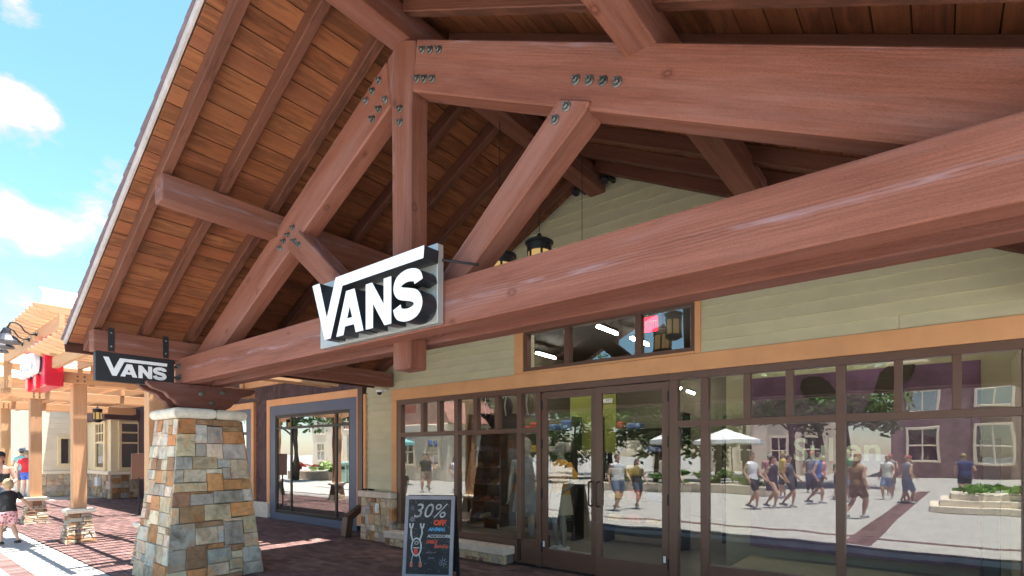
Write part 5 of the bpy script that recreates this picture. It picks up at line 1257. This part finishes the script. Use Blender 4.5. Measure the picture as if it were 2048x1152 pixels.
PP_ = [((-4.25, -4.3), (.9, .3), 1.80, 'man in white shirt and black shorts on the plaza', (.75, .75, .78), (.03, .03, .035), (.10, .07, .05), False), ((-3.9, -5.1), (.9, .2), 1.68, 'woman in dark dress beside the man in white', (.04, .04, .06), (.04, .04, .06), (.08, .04, .03), True), ((-3.55, -5.6), (.9, .2), 1.72, 'person in charcoal shirt third of the walking group', (.10, .10, .12), (.05, .05, .07), (.05, .03, .02), False), ((-3.0, -6.8), (1, -.1), 1.82, 'man in blue shirt crossing the plaza', (.07, .16, .42), (.05, .05, .07), (.07, .05, .04), False), ((-1.55, -3.3), (.5, -.8), 1.74, 'person in brown shirt with curly hair on the brick band', (.30, .19, .10), (.16, .10, .06), (.30, .16, .07), True), ((-1.4, -10.4), (-.3, .9), 1.66, 'woman in white top standing near the planter', (.75, .74, .68), (.2, .25, .4), (.25, .15, .08), True), ((-6.35, -1.9), (.7, .6), 1.76, 'man in grey cap and white shirt reflected in the right door', (.62, .64, .66), (.12, .16, .25), (.1, .08, .06), False), ((-6.0, -2.5), (.7, .6), 1.62, 'girl in black top reflected in the right door', (.03, .03, .035), (.05, .07, .11), (.12, .07, .04), True), ((-9.7, -6.7), (.2, .9), 1.70, 'woman in cream top far off in the door reflection', (.72, .68, .6), (.12, .12, .16), (.2, .1, .05), True), ((-16.8, -2.8), (.6, .7), 1.78, 'man in black shirt reflected in the left window', (.02, .02, .02), (.26, .18, .14), (.06, .04, .03), False), ((-15.9, -3.6), (.9, .2), 1.64, 'woman in pale lilac dress reflected in the left window', (.62, .60, .70), (.62, .60, .70), (.03, .02, .02), True), ((-18.4, -4.4), (.9, .1), 1.7, 'person in blue shirt far left on the plaza', (.06, .14, .5), (.5, .5, .5), (.1, .07, .05), False)]
rp_ = random.Random(3)
for i_ in range(12):
    x, y = (-5.2 + .55 * i_ + rp_.uniform(-.5, .5), -8.6 - rp_.uniform(0, 5.5)); cl_ = rp_.choice([('white', (.7, .7, .7)), ('navy', (.04, .06, .16)), ('pink', (.6, .25, .3)), ('grey', (.25, .25, .27)), ('green', (.1, .22, .12)), ('yellow', (.6, .45, .08)), ('lilac', (.4, .3, .5))]); wh = ('first', 'second', 'third', 'fourth', 'fifth', 'sixth', 'seventh', 'eighth', 'ninth', 'tenth', 'eleventh', 'twelfth')[i_]
    ps = dict(walk); sw = rp_.uniform(-1, 1)
    ps.update(kneeL=(-.1, .04 + .16 * max(sw, 0), .51), ankL=(-.1, .14 * sw, .10), kneeR=(.1, .04 + .16 * max(-sw, 0), .5), ankR=(.1, -.16 * sw, .11), wristL=(-.27, .05 + .25 * rp_.random(), .92 + .2 * rp_.random()), wristR=(.26, .05 + .2 * rp_.random(), .9 + .3 * rp_.random()))
    person('person', (x, y, 0), rp_.uniform(0, 6.28), rp_.uniform(1.45, 1.72), '%s of the far crowd counted from the hedge, in a %s shirt' % (wh, cl_[0]), 'person', top=cl_[1], bottom=rp_.choice([(.04, .05, .08), (.3, .27, .2), (.15, .2, .3), (.5, .5, .5)]), hair=rp_.choice([(.05, .03, .02), (.2, .1, .05), (.4, .3, .15), (.3, .3, .3)]), longhair=rp_.random() < .4, hat=('cap', (.5, .1, .1)) if rp_.random() < .3 else None, pose=ps, group=GP, vox=.02, wide=1.16, shoe=(.4, .4, .42), short=rp_.choice([.45, .6, .85]))
for (x, y), (dx, dy), h, lb, tp, bt, hr, lh in PP_: person('person', (x, y, 0), face_yaw(dx, dy), h * .915, lb, 'person', top=tp, bottom=bt, hair=hr, longhair=lh, pose=walk, group=GP, vox=.018, wide=1.16, shoe=(.4, .4, .42), short=.5, skirt=lh and tp == bt)
# stepped planter
pl_ = thing('stone_planter', (1.2, -6.6, 0), 'stepped pale stone planter with low green plants on the plaza', 'planter')
for k in range(3): box('step', (-.15 + .22 * k, -8.6 + .2 * k, .17 * k), (3.6, -6.2 - .2 * k, .17 * (k + 1) - .003), M_CAP, pl_, .015, (1.15, 1.12, 1.05))
leafy('plants', pl_, (1.9, -7.4, .62), 1.35, .16, 1200, .11, (1.5, 1.9, .8), 5)
hd = thing('hedge', (-9, -10.4, 0), 'long low clipped hedge in front of the white parasols', 'hedge'); box('kerb', (-13.2, -10.95, 0), (-5.2, -9.9, .35), M_CAP, hd, .02, (.8, .75, .7))
for k in range(5): leafy('foliage', hd, (-12.3 + 1.6 * k, -10.4, .62), .85, .34, 800, .10, (1.1, 1.2, .8), 60 + k)
for k, (x, y) in enumerate(((-26.0, -4.3), (-25.2, -4.3))):
    t_ = thing('litter_bin', (x, y, 0), ('pale green litter bin, left of the pair by the flower bed', 'pale green litter bin, right of the pair by the flower bed')[k], 'bin', 'litter bins by the flower bed')
    box('body', (x - .32, y - .32, .04), (x + .32, y + .32, 1.0), M_GENERIC, t_, .03, (.32, .46, .38)); box('lid', (x - .36, y - .36, 1.002), (x + .36, y + .36, 1.2), M_GENERIC, t_, .08, (.30, .42, .36)); box('flap', (x - .2, y + .321, .78), (x + .2, y + .34, .95), M_BLACK, t_)
fbd = thing('flower_bed', (-29, -5.2, 0), 'raised bed of red and white flowers beyond the litter bins', 'flower bed'); box('kerb', (-34, -6.4, 0), (-23.6, -5.1, .5), M_CAP, fbd, .02, (.6, .5, .45))
for k in range(6): leafy('flowers', fbd, (-33 + 1.7 * k, -5.75, .8), .95, .3, 500, .10, ((5.5, .5, 1.2), (7, 5, 9), (1.2, 1.6, .8))[k % 3], 80 + k)
# buildings across the way
M_BRICK = paint('plum_brick', (.27, .17, .165), rough=.85, var=.25, bmp=.6, scale=30)
def block(x0, x1, y, h, depth, mat, label, rows, cols, wc, roofc, name='plaza_building', zw=1.0):
    t_ = thing(name, ((x0 + x1) / 2, y, 0), label, 'building'); box('wall', (x0, y - depth, 0), (x1, y, h), mat, t_, .03)
    box('cornice', (x0 - .15, y - depth - .15, h + .002), (x1 + .15, y + .25, h + .45), M_CREAM, t_, .05)
    prism('roof', [(x0 - .3, h + .46), (x1 + .3, h + .46), (x1 - 1.5, h + 2.6), (x0 + 1.5, h + 2.6)], y - depth, y, 0, M_SHING, t_, bev=0, color=roofc)
    for r_ in range(rows):
        for c in range(cols):
            w_ = (x1 - x0) / cols; xa = x0 + w_ * (c + .28); xb = x0 + w_ * (c + .72); za = zw + r_ * (h - .6) / rows; zb = za + (h - .6) / rows * .62
            wn = box('window', (xa, y + .002, za), (xb, y + .05, zb), M_DARK, t_, 0)
            for c0, c1 in (((xa - .16, y + .001, za - .16), (xa, y + .14, zb + .16)), ((xb, y + .001, za - .16), (xb + .16, y + .14, zb + .16)), ((xa, y + .001, zb), (xb, y + .139, zb + .16)), ((xa, y + .001, za - .16), (xb, y + .139, za)), (((xa + xb) / 2 - .05, y + .04, za), ((xa + xb) / 2 + .05, y + .10, zb)), ((xa, y + .04, (za + zb) / 2 - .05), (xb, y + .099, (za + zb) / 2 + .05))): box('window_frame', c0, c1, M_CREAM, wn, .02)
            box('pane', (xa, y + .052, za), (xb, y + .06, zb), M_GLASS2, wn, 0)
    return t_
block(-2.6, 12, -34, 8.0, 10, M_BRICK, 'plum brick building with pale window surrounds across the plaza', 2, 4, None, (1, .9, .9), zw=1.1)
block(-17, -7, -38, 7.0, 8, M_CREAM, 'cream building behind the parasols across the plaza', 2, 4, None, (1.6, 1.1, 1.0))
block(-34, -22.5, -9.6, 3.0, 5, M_CAP, 'low pavilion with a reddish roof at the left of the plaza', 1, 5, None, (2.6, 1.5, 1.3))
block(-56, -40, -20, 6.5, 8, M_CREAM, 'pale building at the far left end of the plaza', 2, 5, None, (1.5, 1.4, 1.4))
